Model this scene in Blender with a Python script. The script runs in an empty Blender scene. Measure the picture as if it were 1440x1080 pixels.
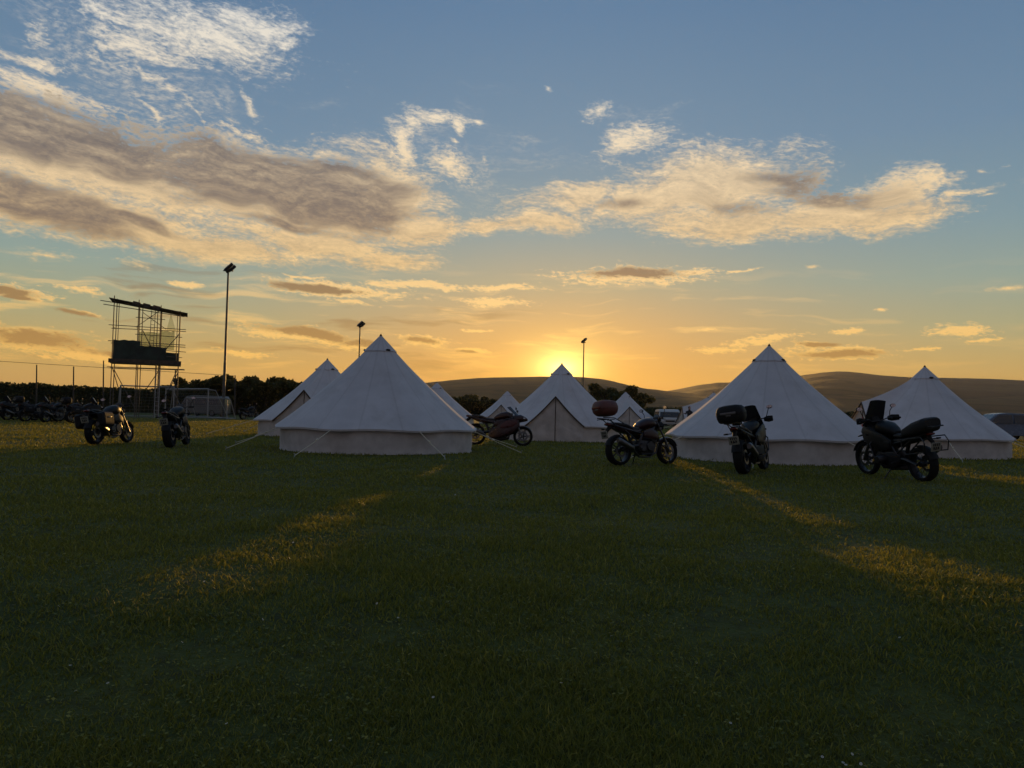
import bpy, bmesh, math, random
import numpy as np
from mathutils import Vector, Matrix, noise
R_ = math.radians
sc = bpy.context.scene
COL = sc.collection
random.seed(4)

# ------------------------------------------------------------------ camera
CAMH, PITCH, ROLL, FPX = 1.1, R_(2.07), R_(1.3), 1080.0
fw = Vector((0, math.cos(PITCH), math.sin(PITCH)))
r0 = Vector((1, 0, 0)); u0 = Vector((0, -math.sin(PITCH), math.cos(PITCH)))
cr = r0*math.cos(ROLL) + u0*math.sin(ROLL)
cu = u0*math.cos(ROLL) - r0*math.sin(ROLL)
cd = bpy.data.cameras.new('camera'); cam = bpy.data.objects.new('camera', cd); COL.objects.link(cam)
M = Matrix((cr, cu, -fw)).transposed().to_4x4(); M.translation = (0, 0, CAMH); cam.matrix_world = M
cd.sensor_width = 36; cd.lens = 27; cd.clip_start = 0.05; cd.clip_end = 20000
sc.camera = cam
def ray(px, py): return (cr*((px-720)/FPX) + cu*((540-py)/FPX) + fw)
def azel(px, py):
    d = ray(px, py).normalized()
    return math.degrees(math.atan2(d.x, d.y)), math.degrees(math.asin(d.z))
def gp(px, Y):
    "ground point seen in column px at distance Y"
    lo, hi = 400.0, 2000.0
    for _ in range(60):
        m = (lo+hi)/2; d = ray(px, m)
        if CAMH + Y*d.z/d.y > 0: lo = m
        else: hi = m
    d = ray(px, lo); return Vector((Y*d.x/d.y, Y, 0))
def at3(px, py, Y):
    d = ray(px, py); return Vector((Y*d.x/d.y, Y, CAMH + Y*d.z/d.y))

def s2l(c): return c/12.92 if c <= .04045 else ((c+.055)/1.055)**2.4
def hx(h, k=1.0):
    h = h.lstrip('#'); return tuple(s2l(int(h[i:i+2], 16)/255)*k for i in (0, 2, 4)) + (1,)

# ------------------------------------------------------------------ node helper
class E:
    def __init__(s, t, sock): s.t = t; s.s = sock
    def _m(s, op, o=None, o2=None, clamp=False):
        n = s.t.nodes.new('ShaderNodeMath'); n.operation = op; n.use_clamp = clamp
        for i, v in enumerate((s, o, o2)):
            if v is None: continue
            if isinstance(v, E): s.t.links.new(v.s, n.inputs[i])
            else: n.inputs[i].default_value = v
        return E(s.t, n.outputs[0])
    def __add__(s, o): return s._m('ADD', o)
    __radd__ = __add__
    def __sub__(s, o): return s._m('SUBTRACT', o)
    def __mul__(s, o): return s._m('MULTIPLY', o)
    __rmul__ = __mul__
    def __truediv__(s, o): return s._m('DIVIDE', o)
    def max(s, o): return s._m('MAXIMUM', o)
    def min(s, o): return s._m('MINIMUM', o)
    def pow(s, o): return s._m('POWER', o)
    def fn(s, op): return s._m(op)
    def inv(s):
        n = s.t.nodes.new('ShaderNodeMath'); n.operation = 'SUBTRACT'; n.inputs[0].default_value = 1
        s.t.links.new(s.s, n.inputs[1]); return E(s.t, n.outputs[0])
    def step(s, a, b, kind='SMOOTHSTEP', lo=0.0, hi=1.0):
        n = s.t.nodes.new('ShaderNodeMapRange'); n.interpolation_type = kind
        s.t.links.new(s.s, n.inputs[0])
        n.inputs[1].default_value = a; n.inputs[2].default_value = b; n.inputs[3].default_value = lo; n.inputs[4].default_value = hi
        return E(s.t, n.outputs[0])
def setin(t, sock, v):
    if isinstance(v, E): t.links.new(v.s, sock)
    elif v is not None: sock.default_value = v
def combine(t, x, y, z=0.0):
    n = t.nodes.new('ShaderNodeCombineXYZ')
    for i, v in enumerate((x, y, z)): setin(t, n.inputs[i], v)
    return E(t, n.outputs[0])
def vmath(t, op, a, b=None):
    n = t.nodes.new('ShaderNodeVectorMath'); n.operation = op
    setin(t, n.inputs[0], a); setin(t, n.inputs[1], b)
    return E(t, n.outputs[1] if op in ('LENGTH', 'DOT_PRODUCT', 'DISTANCE') else n.outputs[0])
def noise_n(t, vec, scale=1.0, detail=4, rough=.5, dist=0.0, color=False):
    n = t.nodes.new('ShaderNodeTexNoise'); setin(t, n.inputs['Vector'], vec)
    n.inputs['Scale'].default_value = scale; n.inputs['Detail'].default_value = detail
    n.inputs['Roughness'].default_value = rough; n.inputs['Distortion'].default_value = dist
    return E(t, n.outputs[1 if color else 0])
def ramp_n(t, fac, stops):
    n = t.nodes.new('ShaderNodeValToRGB'); setin(t, n.inputs[0], fac)
    cr_ = n.color_ramp
    while len(cr_.elements) < len(stops): cr_.elements.new(.5)
    for e, (p, c) in zip(cr_.elements, stops): e.position = p; e.color = c
    return E(t, n.outputs[0])
def mix_n(t, fac, a, b, mode='MIX'):
    n = t.nodes.new('ShaderNodeMix'); n.data_type = 'RGBA'; n.blend_type = mode; n.clamp_factor = True
    setin(t, n.inputs[0], fac); setin(t, n.inputs[6], a); setin(t, n.inputs[7], b)
    return E(t, n.outputs[2])

# ------------------------------------------------------------------ sun
SUN = ray(790, 519).normalized()
sd_ = bpy.data.lights.new('sun', 'SUN'); so = bpy.data.objects.new('sun', sd_); COL.objects.link(so)
so.rotation_euler = SUN.to_track_quat('Z', 'Y').to_euler(); so.location = (0, 0, 50)
sd_.energy = 3.4; sd_.angle = R_(0.6); sd_.color = (1.0, .54, .14)

# ------------------------------------------------------------------ sky
SAZ, SEL = math.degrees(math.atan2(SUN.x, SUN.y)), math.degrees(math.asin(SUN.z))
# clouds as ellipses (photo column, row, half sizes, tilt, weight); each becomes a direction in the sky dome
THIN = [(270, 45, 175, 52, 6), (360, 35, 90, 34, 0), (200, 70, 80, 30, 8, .9), (400, 62, 36, 16, 0), (140, 14, 75, 20, 15, .85), (40, 84, 95, 16, -2), (58, 124, 110, 22, 2), (22, 30, 40, 30, 20, .7),
    (362, 150, 56, 12, 30, .8), (215, 110, 100, 9, 36, .6), (205, 150, 40, 8, 50, .6), (265, 170, 60, 8, 35, .55), (355, 190, 90, 8, 8, .8),
    (612, 170, 52, 13, 4, 1.15), (652, 186, 12, 16, 0, 1.15), (552, 210, 22, 36, 12, 1.2), (628, 235, 44, 18, 0, 1.15), (580, 180, 26, 16, -30), (640, 207, 14, 4, 0, .9), (684, 175, 12, 5, 0, .9), (705, 220, 16, 10, 40, .6),
    (830, 152, 46, 19, 0, .75), (880, 196, 60, 24, -14), (1295, 254, 90, 18, 2, 1.15), (1365, 268, 80, 7, -4, 1.15), (1420, 268, 30, 4, 0, .7), (1165, 375, 14, 4, 0, .9), (1210, 260, 50, 10, 0, .6),
    (755, 125, 6, 4, 0, .8), (1430, 225, 22, 7, 0, .7), (1415, 410, 40, 5, 0, .9), (60, 355, 80, 12, 2, .7), (180, 372, 60, 8, 4, .7)]
CIRRUS = [(200, 110, 330, 130, 20), (650, 230, 240, 110, 0, .8), (60, 20, 200, 60, 30, .9), (900, 170, 150, 70, 0, .6)]
THICK = [(130, 230, 300, 74, 6), (400, 275, 210, 72, 7), (110, 300, 270, 40, 6), (540, 275, 80, 55, 25), (430, 340, 160, 26, 6), (552, 366, 66, 18, 3), (230, 335, 260, 24, 4),
    (590, 322, 70, 26, -4), (690, 312, 80, 18, -4, .8), (800, 278, 80, 26, -6, .9), (750, 312, 85, 18, -2, .8),
    (1000, 255, 130, 46, 0), (930, 280, 150, 32, -4, .95), (1040, 308, 150, 32, 3), (1180, 300, 160, 32, 2), (1250, 275, 60, 22, 0, .9)]
DARK = [(60, 188, 230, 42, 8), (250, 218, 180, 46, 13), (410, 268, 165, 46, 7), (505, 285, 80, 42, 6), (50, 285, 150, 28, 13), (190, 316, 80, 10, 9, .85), (400, 312, 90, 12, 5, .7),
    (1080, 252, 100, 22, 10, .48), (1150, 270, 130, 22, 8, .72), (1030, 288, 110, 20, 6, .5), (880, 285, 80, 14, -4, .4)]
LOW = [(890, 389, 128, 17, 1), (990, 383, 45, 7, -3, .9), (1060, 381, 50, 3, -3, .7), (470, 410, 120, 13, 3), (580, 404, 85, 8, -2, .9), (430, 392, 60, 4, 3, .7), (700, 405, 54, 6, 0, .9), (690, 425, 74, 9, 2, .8), (500, 428, 60, 6, 5, .7),
    (20, 412, 68, 14, 5), (110, 408, 50, 8, 6, .7), (120, 440, 40, 5, 6, .7), (260, 397, 22, 5, 0), (420, 470, 98, 13, 6), (340, 498, 60, 8, 6, .8), (500, 486, 60, 10, 4, .8), (600, 482, 46, 9, 3), (670, 494, 30, 5, 3, .9), (680, 466, 26, 3, 0),
    (60, 480, 130, 26, 4, .8), (150, 500, 130, 14, 2, .8), (1170, 496, 80, 12, -2), (1140, 484, 32, 5, 0), (1185, 464, 36, 6, -4), (1065, 482, 70, 8, -8, .9), (1010, 493, 50, 6, 0, .8), (1350, 466, 58, 14, 2, .8), (1380, 478, 40, 4, -8, .8), (1235, 432, 16, 4, 0, .8), (1000, 468, 26, 3, 0, .7), (1290, 490, 60, 5, 3, .6)]
LOWD = [(892, 385, 96, 11, 1), (445, 408, 90, 7, 3), (10, 410, 58, 10, 5), (25, 420, 40, 4, 3), (110, 440, 36, 5, 6, .8), (425, 467, 80, 8, 6), (520, 484, 60, 7, 3, .9), (595, 481, 36, 6, 3, .9), (660, 495, 24, 3, 3, .8), (60, 476, 100, 18, 4, .85), (180, 497, 90, 9, 3, .75), (1175, 497, 70, 8, -3), (1145, 484, 32, 4, 0)]

def build_sky():
    w = bpy.data.worlds.new('World'); sc.world = w; w.use_nodes = True
    t = w.node_tree; t.nodes.clear()
    out = t.nodes.new('ShaderNodeOutputWorld')
    tc = t.nodes.new('ShaderNodeTexCoord'); D = E(t, tc.outputs['Generated'])
    sx = t.nodes.new('ShaderNodeSeparateXYZ'); t.links.new(D.s, sx.inputs[0])
    X, Y, Z = (E(t, sx.outputs[i]) for i in range(3))
    az = X._m('ARCTAN2', Y) * 57.2958
    el = Z.min(1.0).max(-1.0).fn('ARCSINE') * 57.2958
    def gauss(e, s): return (e * e * (-1.0/(2*s*s))).fn('EXPONENT')
    e01 = el.step(-5, 45, 'LINEAR')
    def stops(l): return [((e+5)/50, hx(c)) for e, c in l]
    # clear sky gradients away from the sun, around the sun and behind the camera
    side = ramp_n(t, e01, stops([(0, '#b98a44'), (2.6, '#c09c56'), (4.2, '#b5a068'), (6.3, '#a0a27f'), (9.4, '#8a9f97'), (13, '#7995a0'), (19, '#6987a1'), (28, '#587899'), (45, '#527296')]))
    near = ramp_n(t, e01, stops([(0, '#da9440'), (2.6, '#dba04a'), (4.2, '#d5a05a'), (6.3, '#c6a06c'), (9.4, '#a9a286'), (13, '#8b9c9c'), (19, '#728ea4'), (28, '#5f7f9f'), (45, '#527296')]))
    back = ramp_n(t, e01, stops([(0, '#6a6068'), (6, '#766b74'), (14, '#757079'), (28, '#6c727c'), (45, '#5c6b80')]))
    base = mix_n(t, gauss(az - SAZ, 14.0), side, near)
    base = mix_n(t, az.fn('ABSOLUTE').step(50, 120), base, back)
    sk = t.nodes.new('ShaderNodeTexSky'); sk.sky_type = 'NISHITA'; sk.sun_disc = False
    sk.sun_elevation = R_(SEL); sk.sun_rotation = R_(SAZ); sk.dust_density = 2.0
    n = t.nodes.new('ShaderNodeVectorMath'); n.operation = 'SCALE'; n.inputs['Scale'].default_value = .003
    t.links.new(sk.outputs[0], n.inputs[0])
    flat = vmath(t, 'LENGTH', combine(t, (az - SAZ) * .62, el - SEL))
    def add(col, e, c):
        m = t.nodes.new('ShaderNodeVectorMath'); m.operation = 'SCALE'; m.inputs[0].default_value = c; t.links.new(e.s, m.inputs['Scale'])
        return vmath(t, 'ADD', col, E(t, m.outputs[0]))
    glow = add(E(t, n.outputs[0]), gauss(flat, 4.6), GLOW[0])
    glow = add(glow, (flat * -.62).fn('EXPONENT'), GLOW[1])
    glow = add(glow, (flat * -1.5).fn('EXPONENT'), GLOW[2])
    lit = ramp_n(t, e01, stops([(0, '#f2b452'), (4, '#f4c064'), (8, '#f2ca88'), (13, '#f0cf9c'), (18, '#f2dab4'), (24, '#ece2d0'), (28, '#e2e0da')]))
    drk = ramp_n(t, e01, stops([(0, '#a8742f'), (4, '#a27a42'), (8, '#8a7050'), (12, '#776a62'), (16, '#6e6766'), (22, '#696769'), (28, '#72747e')]))

    def finish(col):
        bg = t.nodes.new('ShaderNodeBackground'); t.links.new(vmath(t, 'ADD', col, glow).s, bg.inputs[0]); return bg.outputs[0]
    count = [0]
    def tile(a_lo, a_hi, e_lo, e_hi):
        "background shader of one window of the sky, holding only the clouds that reach into it"
        count[0] += 1; eps = count[0] * 1e-5
        p0 = combine(t, az, el, 0.0)
        def nz(vec, scale, detail, rough, dist=0.0, color=False):
            n = t.nodes.new('ShaderNodeTexNoise'); n.noise_dimensions = '2D'; t.links.new(vec.s, n.inputs['Vector'])
            n.inputs['Scale'].default_value = scale * (1 + eps); n.inputs['Detail'].default_value = detail
            n.inputs['Roughness'].default_value = rough; n.inputs['Distortion'].default_value = dist
            return E(t, n.outputs[1 if color else 0])
        wv = nz(p0, .15, 2, .5, color=True)
        wk = el.step(4, 16, 'LINEAR', .4, 1.0)
        wv = vmath(t, 'MULTIPLY', vmath(t, 'MULTIPLY', vmath(t, 'SUBTRACT', wv, (.5, .5, .5)), (6.0, 2.4, 0)), combine(t, wk, wk, 0.0))
        p = vmath(t, 'ADD', p0, wv)
        mp = t.nodes.new('ShaderNodeMapping'); t.links.new(p.s, mp.inputs[0]); PP = mp.outputs[0]
        sp = t.nodes.new('ShaderNodeSeparateXYZ'); t.links.new(p.s, sp.inputs[0]); AZ, EL = E(t, sp.outputs[0]), E(t, sp.outputs[1])
        sh = EL + AZ * .06                                       # streaks lean a little
        n_soft = nz(combine(t, AZ * .20, sh * .62, 0), 1.0, 6, .6)
        n_up = nz(combine(t, AZ * .20 + .05, sh * .62 - .28, 0), 1.0, 6, .6)
        n_fine = nz(combine(t, AZ * .75, sh * 2.6, 0), 1.0, 6, .68)
        n_rip = nz(combine(t, az * 1.7 + AZ * .3, (el + az * .07) * 5.2, 0), 1.0, 4, .65, .3)
        tex = n_fine * .5 + n_rip * .5
        relief = ((n_soft - n_up) * 1.3 + .5 + (tex - .5) * 1.5).step(.1, .95, 'LINEAR')
        def blobs(lst):
            acc = None
            for b in lst:
                cx, cy, rx, ry = b[:4]; rot = b[4] if len(b) > 4 else 0; wt = b[5] if len(b) > 5 else 1.0
                a0, e0 = azel(cx, cy)
                rxd = abs(azel(cx+rx, cy)[0]-azel(cx-rx, cy)[0])/2; ryd = abs(azel(cx, cy-ry)[1]-azel(cx, cy+ry)[1])/2
                c_, s_ = math.cos(R_(rot)), math.sin(R_(rot))
                ex = math.hypot(rxd*c_, ryd*s_)*1.5 + 2.6; ey = math.hypot(rxd*s_, ryd*c_)*1.5 + 1.2
                if a0+ex < a_lo or a0-ex > a_hi or e0+ey < e_lo or e0-ey > e_hi: continue
                g = t.nodes.new('ShaderNodeTexGradient'); g.gradient_type = 'SPHERICAL'
                tm = g.texture_mapping; tm.vector_type = 'TEXTURE'
                tm.translation = (a0, e0, 0); tm.rotation = (0, 0, -R_(rot)); tm.scale = (2*rxd, 2*ryd, 1)
                t.links.new(PP, g.inputs[0])
                f = E(t, g.outputs[1])._m('MULTIPLY_ADD', 2.0, wt - 2.0)
                acc = f if acc is None else acc.max(f)
            return acc
        col = base
        f = blobs(CIRRUS)
        if f is not None:
            col = mix_n(t, (f + (n_soft - .5) * 2.2).step(.1, 1.2) * tex.step(.38, .68) * .55, col, mix_n(t, .35, lit, hx('#9fa8b0')))
        if e_lo < 11:
            hb = el.step(1.5, 3.5) * el.step(11.5, 7)
            nb = nz(vmath(t, 'MULTIPLY', p, (.13, 1.25, 1)), 1.0, 5, .55)
            col = mix_n(t, nb.step(.52, .74) * hb * az.step(34, 6, lo=.25) * .6, col, lit)
            nb2 = nz(vmath(t, 'ADD', vmath(t, 'MULTIPLY', p, (.1, .9, 1)), (40, 7, 3)), 1.0, 5, .55)
            col = mix_n(t, nb2.step(.55, .72) * hb * az.step(6, -6) * .6, col, drk)
        f = blobs(THIN)
        if f is not None:
            F = f + (n_soft - .5) * 1.1 + (tex - .5) * 2.6
            col = mix_n(t, F.step(-.1, 1.15) * .95, col, lit)
        f = blobs(THICK)
        if f is not None:
            F = f + (n_soft - .5) * .9 + (tex - .5) * 1.7
            mid = mix_n(t, .55, drk, lit)
            shade = mix_n(t, relief, mid, lit)
            col = mix_n(t, F.step(-.25, .6) * .96, col, shade)
            g = blobs(DARK)
            if g is not None:
                G = g + (n_soft - .5) * 1.0 + (n_up - n_soft) * .9 + (tex - .5) * .9
                col = mix_n(t, G.step(-.3, .42) * F.step(-.1, .3) * .95, col, mix_n(t, relief.pow(1.6) * .42, drk, lit))
        f = blobs(LOW)
        if f is not None:
            F = f + (n_soft - .5) * .8 + (tex - .5) * 2.6
            col = mix_n(t, F.step(-.05, .55) * .95, col, lit)
        f = blobs(LOWD)
        if f is not None:
            G = f + (n_soft - .5) * .8 + (tex - .5) * 1.5
            col = mix_n(t, G.step(-.05, .5) * .93, col, drk)
        return finish(col)
    def choose(e, thr, below, above):
        m = t.nodes.new('ShaderNodeMixShader'); t.links.new(e._m('GREATER_THAN', thr).s, m.inputs[0])
        t.links.new(below, m.inputs[1]); t.links.new(above, m.inputs[2]); return m.outputs[0]
    def split(cuts, e, fn):
        if len(cuts) == 2: return fn(cuts[0], cuts[1])
        m = len(cuts)//2
        return choose(e, cuts[m], split(cuts[:m+1], e, fn), split(cuts[m:], e, fn))
    A = [-50, -4, 50]; L = [0, 11.5, 40]
    front = split(L, el, lambda e0, e1: split(A, az, lambda a0, a1: tile(a0, a1, e0, e1)))
    plain = finish(base)
    inside = (az.fn('ABSOLUTE')._m('LESS_THAN', 50)) * (el._m('LESS_THAN', 40)) * (el._m('GREATER_THAN', 0))
    m = t.nodes.new('ShaderNodeMixShader'); t.links.new(inside.s, m.inputs[0]); t.links.new(plain, m.inputs[1]); t.links.new(front, m.inputs[2])
    t.links.new(m.outputs[0], out.inputs[0])
    w.cycles.sampling_method = 'MANUAL'; w.cycles.sample_map_resolution = 512
GLOW = [(.10, .036, .0), (.55, .36, .02), (2.6, 2.1, .75)]
build_sky()
sc.view_settings.view_transform = 'Standard'; sc.view_settings.look = 'None'
sc.view_settings.exposure = 0; sc.view_settings.gamma = 1
sc.render.engine = 'CYCLES'
sc.cycles.use_denoising = True; sc.cycles.denoiser = 'OPENIMAGEDENOISE'
sc.cycles.max_bounces = 8; sc.cycles.diffuse_bounces = 3; sc.cycles.glossy_bounces = 3; sc.cycles.transmission_bounces = 4
sc.cycles.transparent_max_bounces = 12; sc.cycles.volume_bounces = 1

# ------------------------------------------------------------------ materials
def pmat(name, col, rough=.6, metal=0.0, nscale=0, namt=.25, bump=0.0, bscale=40, spec=.5, trans=0.0):
    m = bpy.data.materials.new(name); m.use_nodes = True; t = m.node_tree; b = t.nodes['Principled BSDF']
    c = hx(col) if isinstance(col, str) else tuple(col)[:3] + (1,)
    b.inputs['Base Color'].default_value = c; b.inputs['Roughness'].default_value = rough
    b.inputs['Metallic'].default_value = metal; b.inputs['Specular IOR Level'].default_value = spec
    tc = t.nodes.new('ShaderNodeTexCoord'); P = E(t, tc.outputs['Object'])
    if nscale:
        nf = noise_n(t, P, nscale, 5, .6)
        dk = tuple(x*(1-namt) for x in c[:3]) + (1,); lt = tuple(min(1, x*(1+namt)) for x in c[:3]) + (1,)
        t.links.new(mix_n(t, nf.step(.3, .7), dk, lt).s, b.inputs['Base Color'])
        t.links.new((nf * .3 + (rough - .15)).s, b.inputs['Roughness'])
    if bump:
        bn = t.nodes.new('ShaderNodeBump'); bn.inputs['Strength'].default_value = bump; bn.inputs['Distance'].default_value = .02
        t.links.new(noise_n(t, P, bscale, 4, .6).s, bn.inputs['Height']); t.links.new(bn.outputs[0], b.inputs['Normal'])
    if trans:
        tr = t.nodes.new('ShaderNodeBsdfTranslucent'); tr.inputs[0].default_value = c
        if nscale: t.links.new(b.inputs['Base Color'].links[0].from_socket, tr.inputs[0])
        mx = t.nodes.new('ShaderNodeMixShader'); mx.inputs[0].default_value = trans
        o = t.nodes['Material Output']
        t.links.new(b.outputs[0], mx.inputs[1]); t.links.new(tr.outputs[0], mx.inputs[2]); t.links.new(mx.outputs[0], o.inputs[0])
    return m
MT = {
 'canvas': pmat('roof_canvas', '#cdc9ca', .85, nscale=1.3, namt=.07, bump=.55, bscale=4.5, spec=.15, trans=.10),
 'wall': pmat('wall_canvas', '#c4beba', .9, nscale=2.6, namt=.13, bump=.6, bscale=5, spec=.1, trans=.06),
 'trim': pmat('canvas_trim', '#4a3b2e', .85),
 'vent': pmat('vent_mesh', '#15140f', .9),
 'rope': pmat('rope', '#cfc6ae', .9),
 'peg': pmat('peg', '#9a9a96', .45, 1.0),
 'black': pmat('black_paint', (.006, .006, .007), .5, nscale=9, namt=.2, spec=.3),
 'plastic': pmat('dark_plastic', (.009, .009, .010), .65, nscale=14, namt=.25, spec=.25),
 'rubber': pmat('rubber', (.010, .010, .010), .85, nscale=25, namt=.25, spec=.2),
 'seat': pmat('seat_vinyl', (.010, .009, .009), .6, nscale=30, namt=.2, bump=.2, bscale=80),
 'alu': pmat('aluminium', (.13, .13, .135), .42, 1.0, nscale=12, namt=.2),
 'chrome': pmat('chrome', (.75, .75, .76), .12, 1.0),
 'steel': pmat('dark_steel', (.06, .06, .065), .45, .9, nscale=10, namt=.3),
 'wine': pmat('dark_red_paint', (.022, .005, .007), .3, nscale=6, namt=.2),
 'red': pmat('red_paint', (.05, .006, .008), .3, nscale=5, namt=.2),
 'topred': pmat('red_box_lid', (.11, .030, .022), .55, nscale=8, namt=.2),
 'lens': pmat('lens_glass', (.5, .5, .52), .08, 0, spec=.8),
 'taillens': pmat('red_lens', (.10, .005, .006), .2),
 'screen': pmat('smoked_screen', (.03, .032, .04), .12, spec=.7),
 'mirror': pmat('mirror_glass', (.85, .85, .86), .04, 1.0),
 'plate': pmat('plate_face', (.24, .23, .19), .5, nscale=20, namt=.12),
 'ink': pmat('plate_ink', (.012, .012, .012), .6),
 'fabric': pmat('luggage_fabric', (.012, .012, .013), .8, nscale=20, namt=.3, bump=.4, bscale=30),
 'scaff': pmat('scaffold_tube', (.11, .10, .095), .55, .7, nscale=8, namt=.35),
 'board': pmat('scaffold_board', (.075, .055, .04), .85, nscale=5, namt=.4),
 'sheet': pmat('green_sheet', (.018, .035, .028), .7, nscale=2, namt=.4),
 'net': pmat('green_net', (.16, .24, .08), .9, trans=.6),
 'goalpaint': pmat('goal_paint', (.30, .30, .30), .5, nscale=6, namt=.15),
 'goalnet': pmat('goal_net', (.22, .22, .21), .9),
 'pole': pmat('galvanised_pole', (.10, .10, .10), .55, .6, nscale=3, namt=.25),
 'lampbody': pmat('floodlight_body', (.02, .02, .022), .5),
 'post': pmat('fence_post', (.06, .05, .04), .8),
 'vanwhite': pmat('van_white', (.68, .68, .66), .35, nscale=3, namt=.05),
 'vanpale': pmat('van_pale', (.42, .42, .41), .4, nscale=3, namt=.06), 'vangrey': pmat('van_grey', (.10, .10, .095), .35, nscale=3, namt=.1),
 'blue': pmat('blue_car_paint', (.09, .13, .19), .25, nscale=4, namt=.08),
 'glass': pmat('car_glass', (.012, .014, .018), .05, spec=.8),
 'carblack': pmat('car_trim', (.015, .015, .016), .5),
 'skin': pmat('skin', (.42, .25, .18), .55), 'cloth': pmat('dark_clothing', (.02, .02, .026), .85), 'hair': pmat('hair', (.03, .014, .01), .6),
 'petal': pmat('daisy_petal', (.62, .62, .58), .6, trans=.3), 'yolk': pmat('daisy_centre', (.5, .33, .03), .7),
 'bark': pmat('bark', (.045, .035, .025), .9, nscale=12, namt=.4, bump=.6, bscale=20),
 'drape': pmat('red_flag_cloth', (.40, .09, .08), .85, nscale=6, namt=.3),
}
def leafmat(name, col, trans=.35):
    m = bpy.data.materials.new(name); m.use_nodes = True; t = m.node_tree; b = t.nodes['Principled BSDF']
    g = t.nodes.new('ShaderNodeNewGeometry'); rnd = E(t, g.outputs['Random Per Island'])
    c = Vector(col)
    cc = ramp_n(t, rnd, [(0, (*(c*.5), 1)), (.55, (*c, 1)), (.92, (c.x*1.7, c.y*1.4, c.z*1.1, 1)), (1, (c.x*2.6, c.y*1.9, c.z*1.9, 1))])
    t.links.new(cc.s, b.inputs['Base Color']); b.inputs['Roughness'].default_value = .6; b.inputs['Specular IOR Level'].default_value = .25
    tr = t.nodes.new('ShaderNodeBsdfTranslucent'); t.links.new(mix_n(t, .5, cc, (c.x*2.7, c.y*1.8, c.z*.6, 1)).s, tr.inputs[0])
    mx = t.nodes.new('ShaderNodeMixShader'); mx.inputs[0].default_value = trans; o = t.nodes['Material Output']
    t.links.new(b.outputs[0], mx.inputs[1]); t.links.new(tr.outputs[0], mx.inputs[2]); t.links.new(mx.outputs[0], o.inputs[0])
    return m
def meshy(m, open_):
    t = m.node_tree; o = t.nodes['Material Output']; src = o.inputs[0].links[0].from_socket
    tp = t.nodes.new('ShaderNodeBsdfTransparent'); mx = t.nodes.new('ShaderNodeMixShader'); mx.inputs[0].default_value = open_
    t.links.new(src, mx.inputs[1]); t.links.new(tp.outputs[0], mx.inputs[2]); t.links.new(mx.outputs[0], o.inputs[0])
meshy(MT['net'], .6)
def seams(m):
    "doubled cloth along the radial seams and faint water stains"
    t = m.node_tree; b = t.nodes['Principled BSDF']; src = E(t, b.inputs['Base Color'].links[0].from_socket)
    tc = t.nodes.new('ShaderNodeTexCoord'); P = E(t, tc.outputs['Object']); sx = t.nodes.new('ShaderNodeSeparateXYZ'); t.links.new(P.s, sx.inputs[0])
    x, y, z = (E(t, sx.outputs[i]) for i in range(3))
    a = x._m('ARCTAN2', y) * (16/6.28318); fr = (a.fn('FRACT') - .5).fn('ABSOLUTE'); r = (x*x + y*y).fn('SQRT')
    line = ((fr - .5).fn('ABSOLUTE') * r * (6.28318/16)).step(.030, .012)
    st = noise_n(t, vmath(t, 'MULTIPLY', P, (1.2, 1.2, .5)), 1.0, 6, .65).step(.50, .75)
    c = mix_n(t, line * .15, src, hx('#8f8a88')); c = mix_n(t, st * .22, c, hx('#8d8478'))
    for n in t.nodes:
        for i in n.inputs:
            for l in list(i.links):
                if l.from_socket == src.s and n.bl_idname in ('ShaderNodeBsdfPrincipled', 'ShaderNodeBsdfTranslucent'): t.links.remove(l); t.links.new(c.s, i)
    bn = b.inputs['Normal'].links[0].from_node; h = E(t, bn.inputs['Height'].links[0].from_socket)
    t.links.new((h + line * .12).s, bn.inputs['Height'])
seams(MT['canvas'])
MT['leaf'] = leafmat('tree_leaf', (.045, .055, .018)); MT['hedge'] = leafmat('hedge_leaf', (.035, .05, .018), .25)

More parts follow.
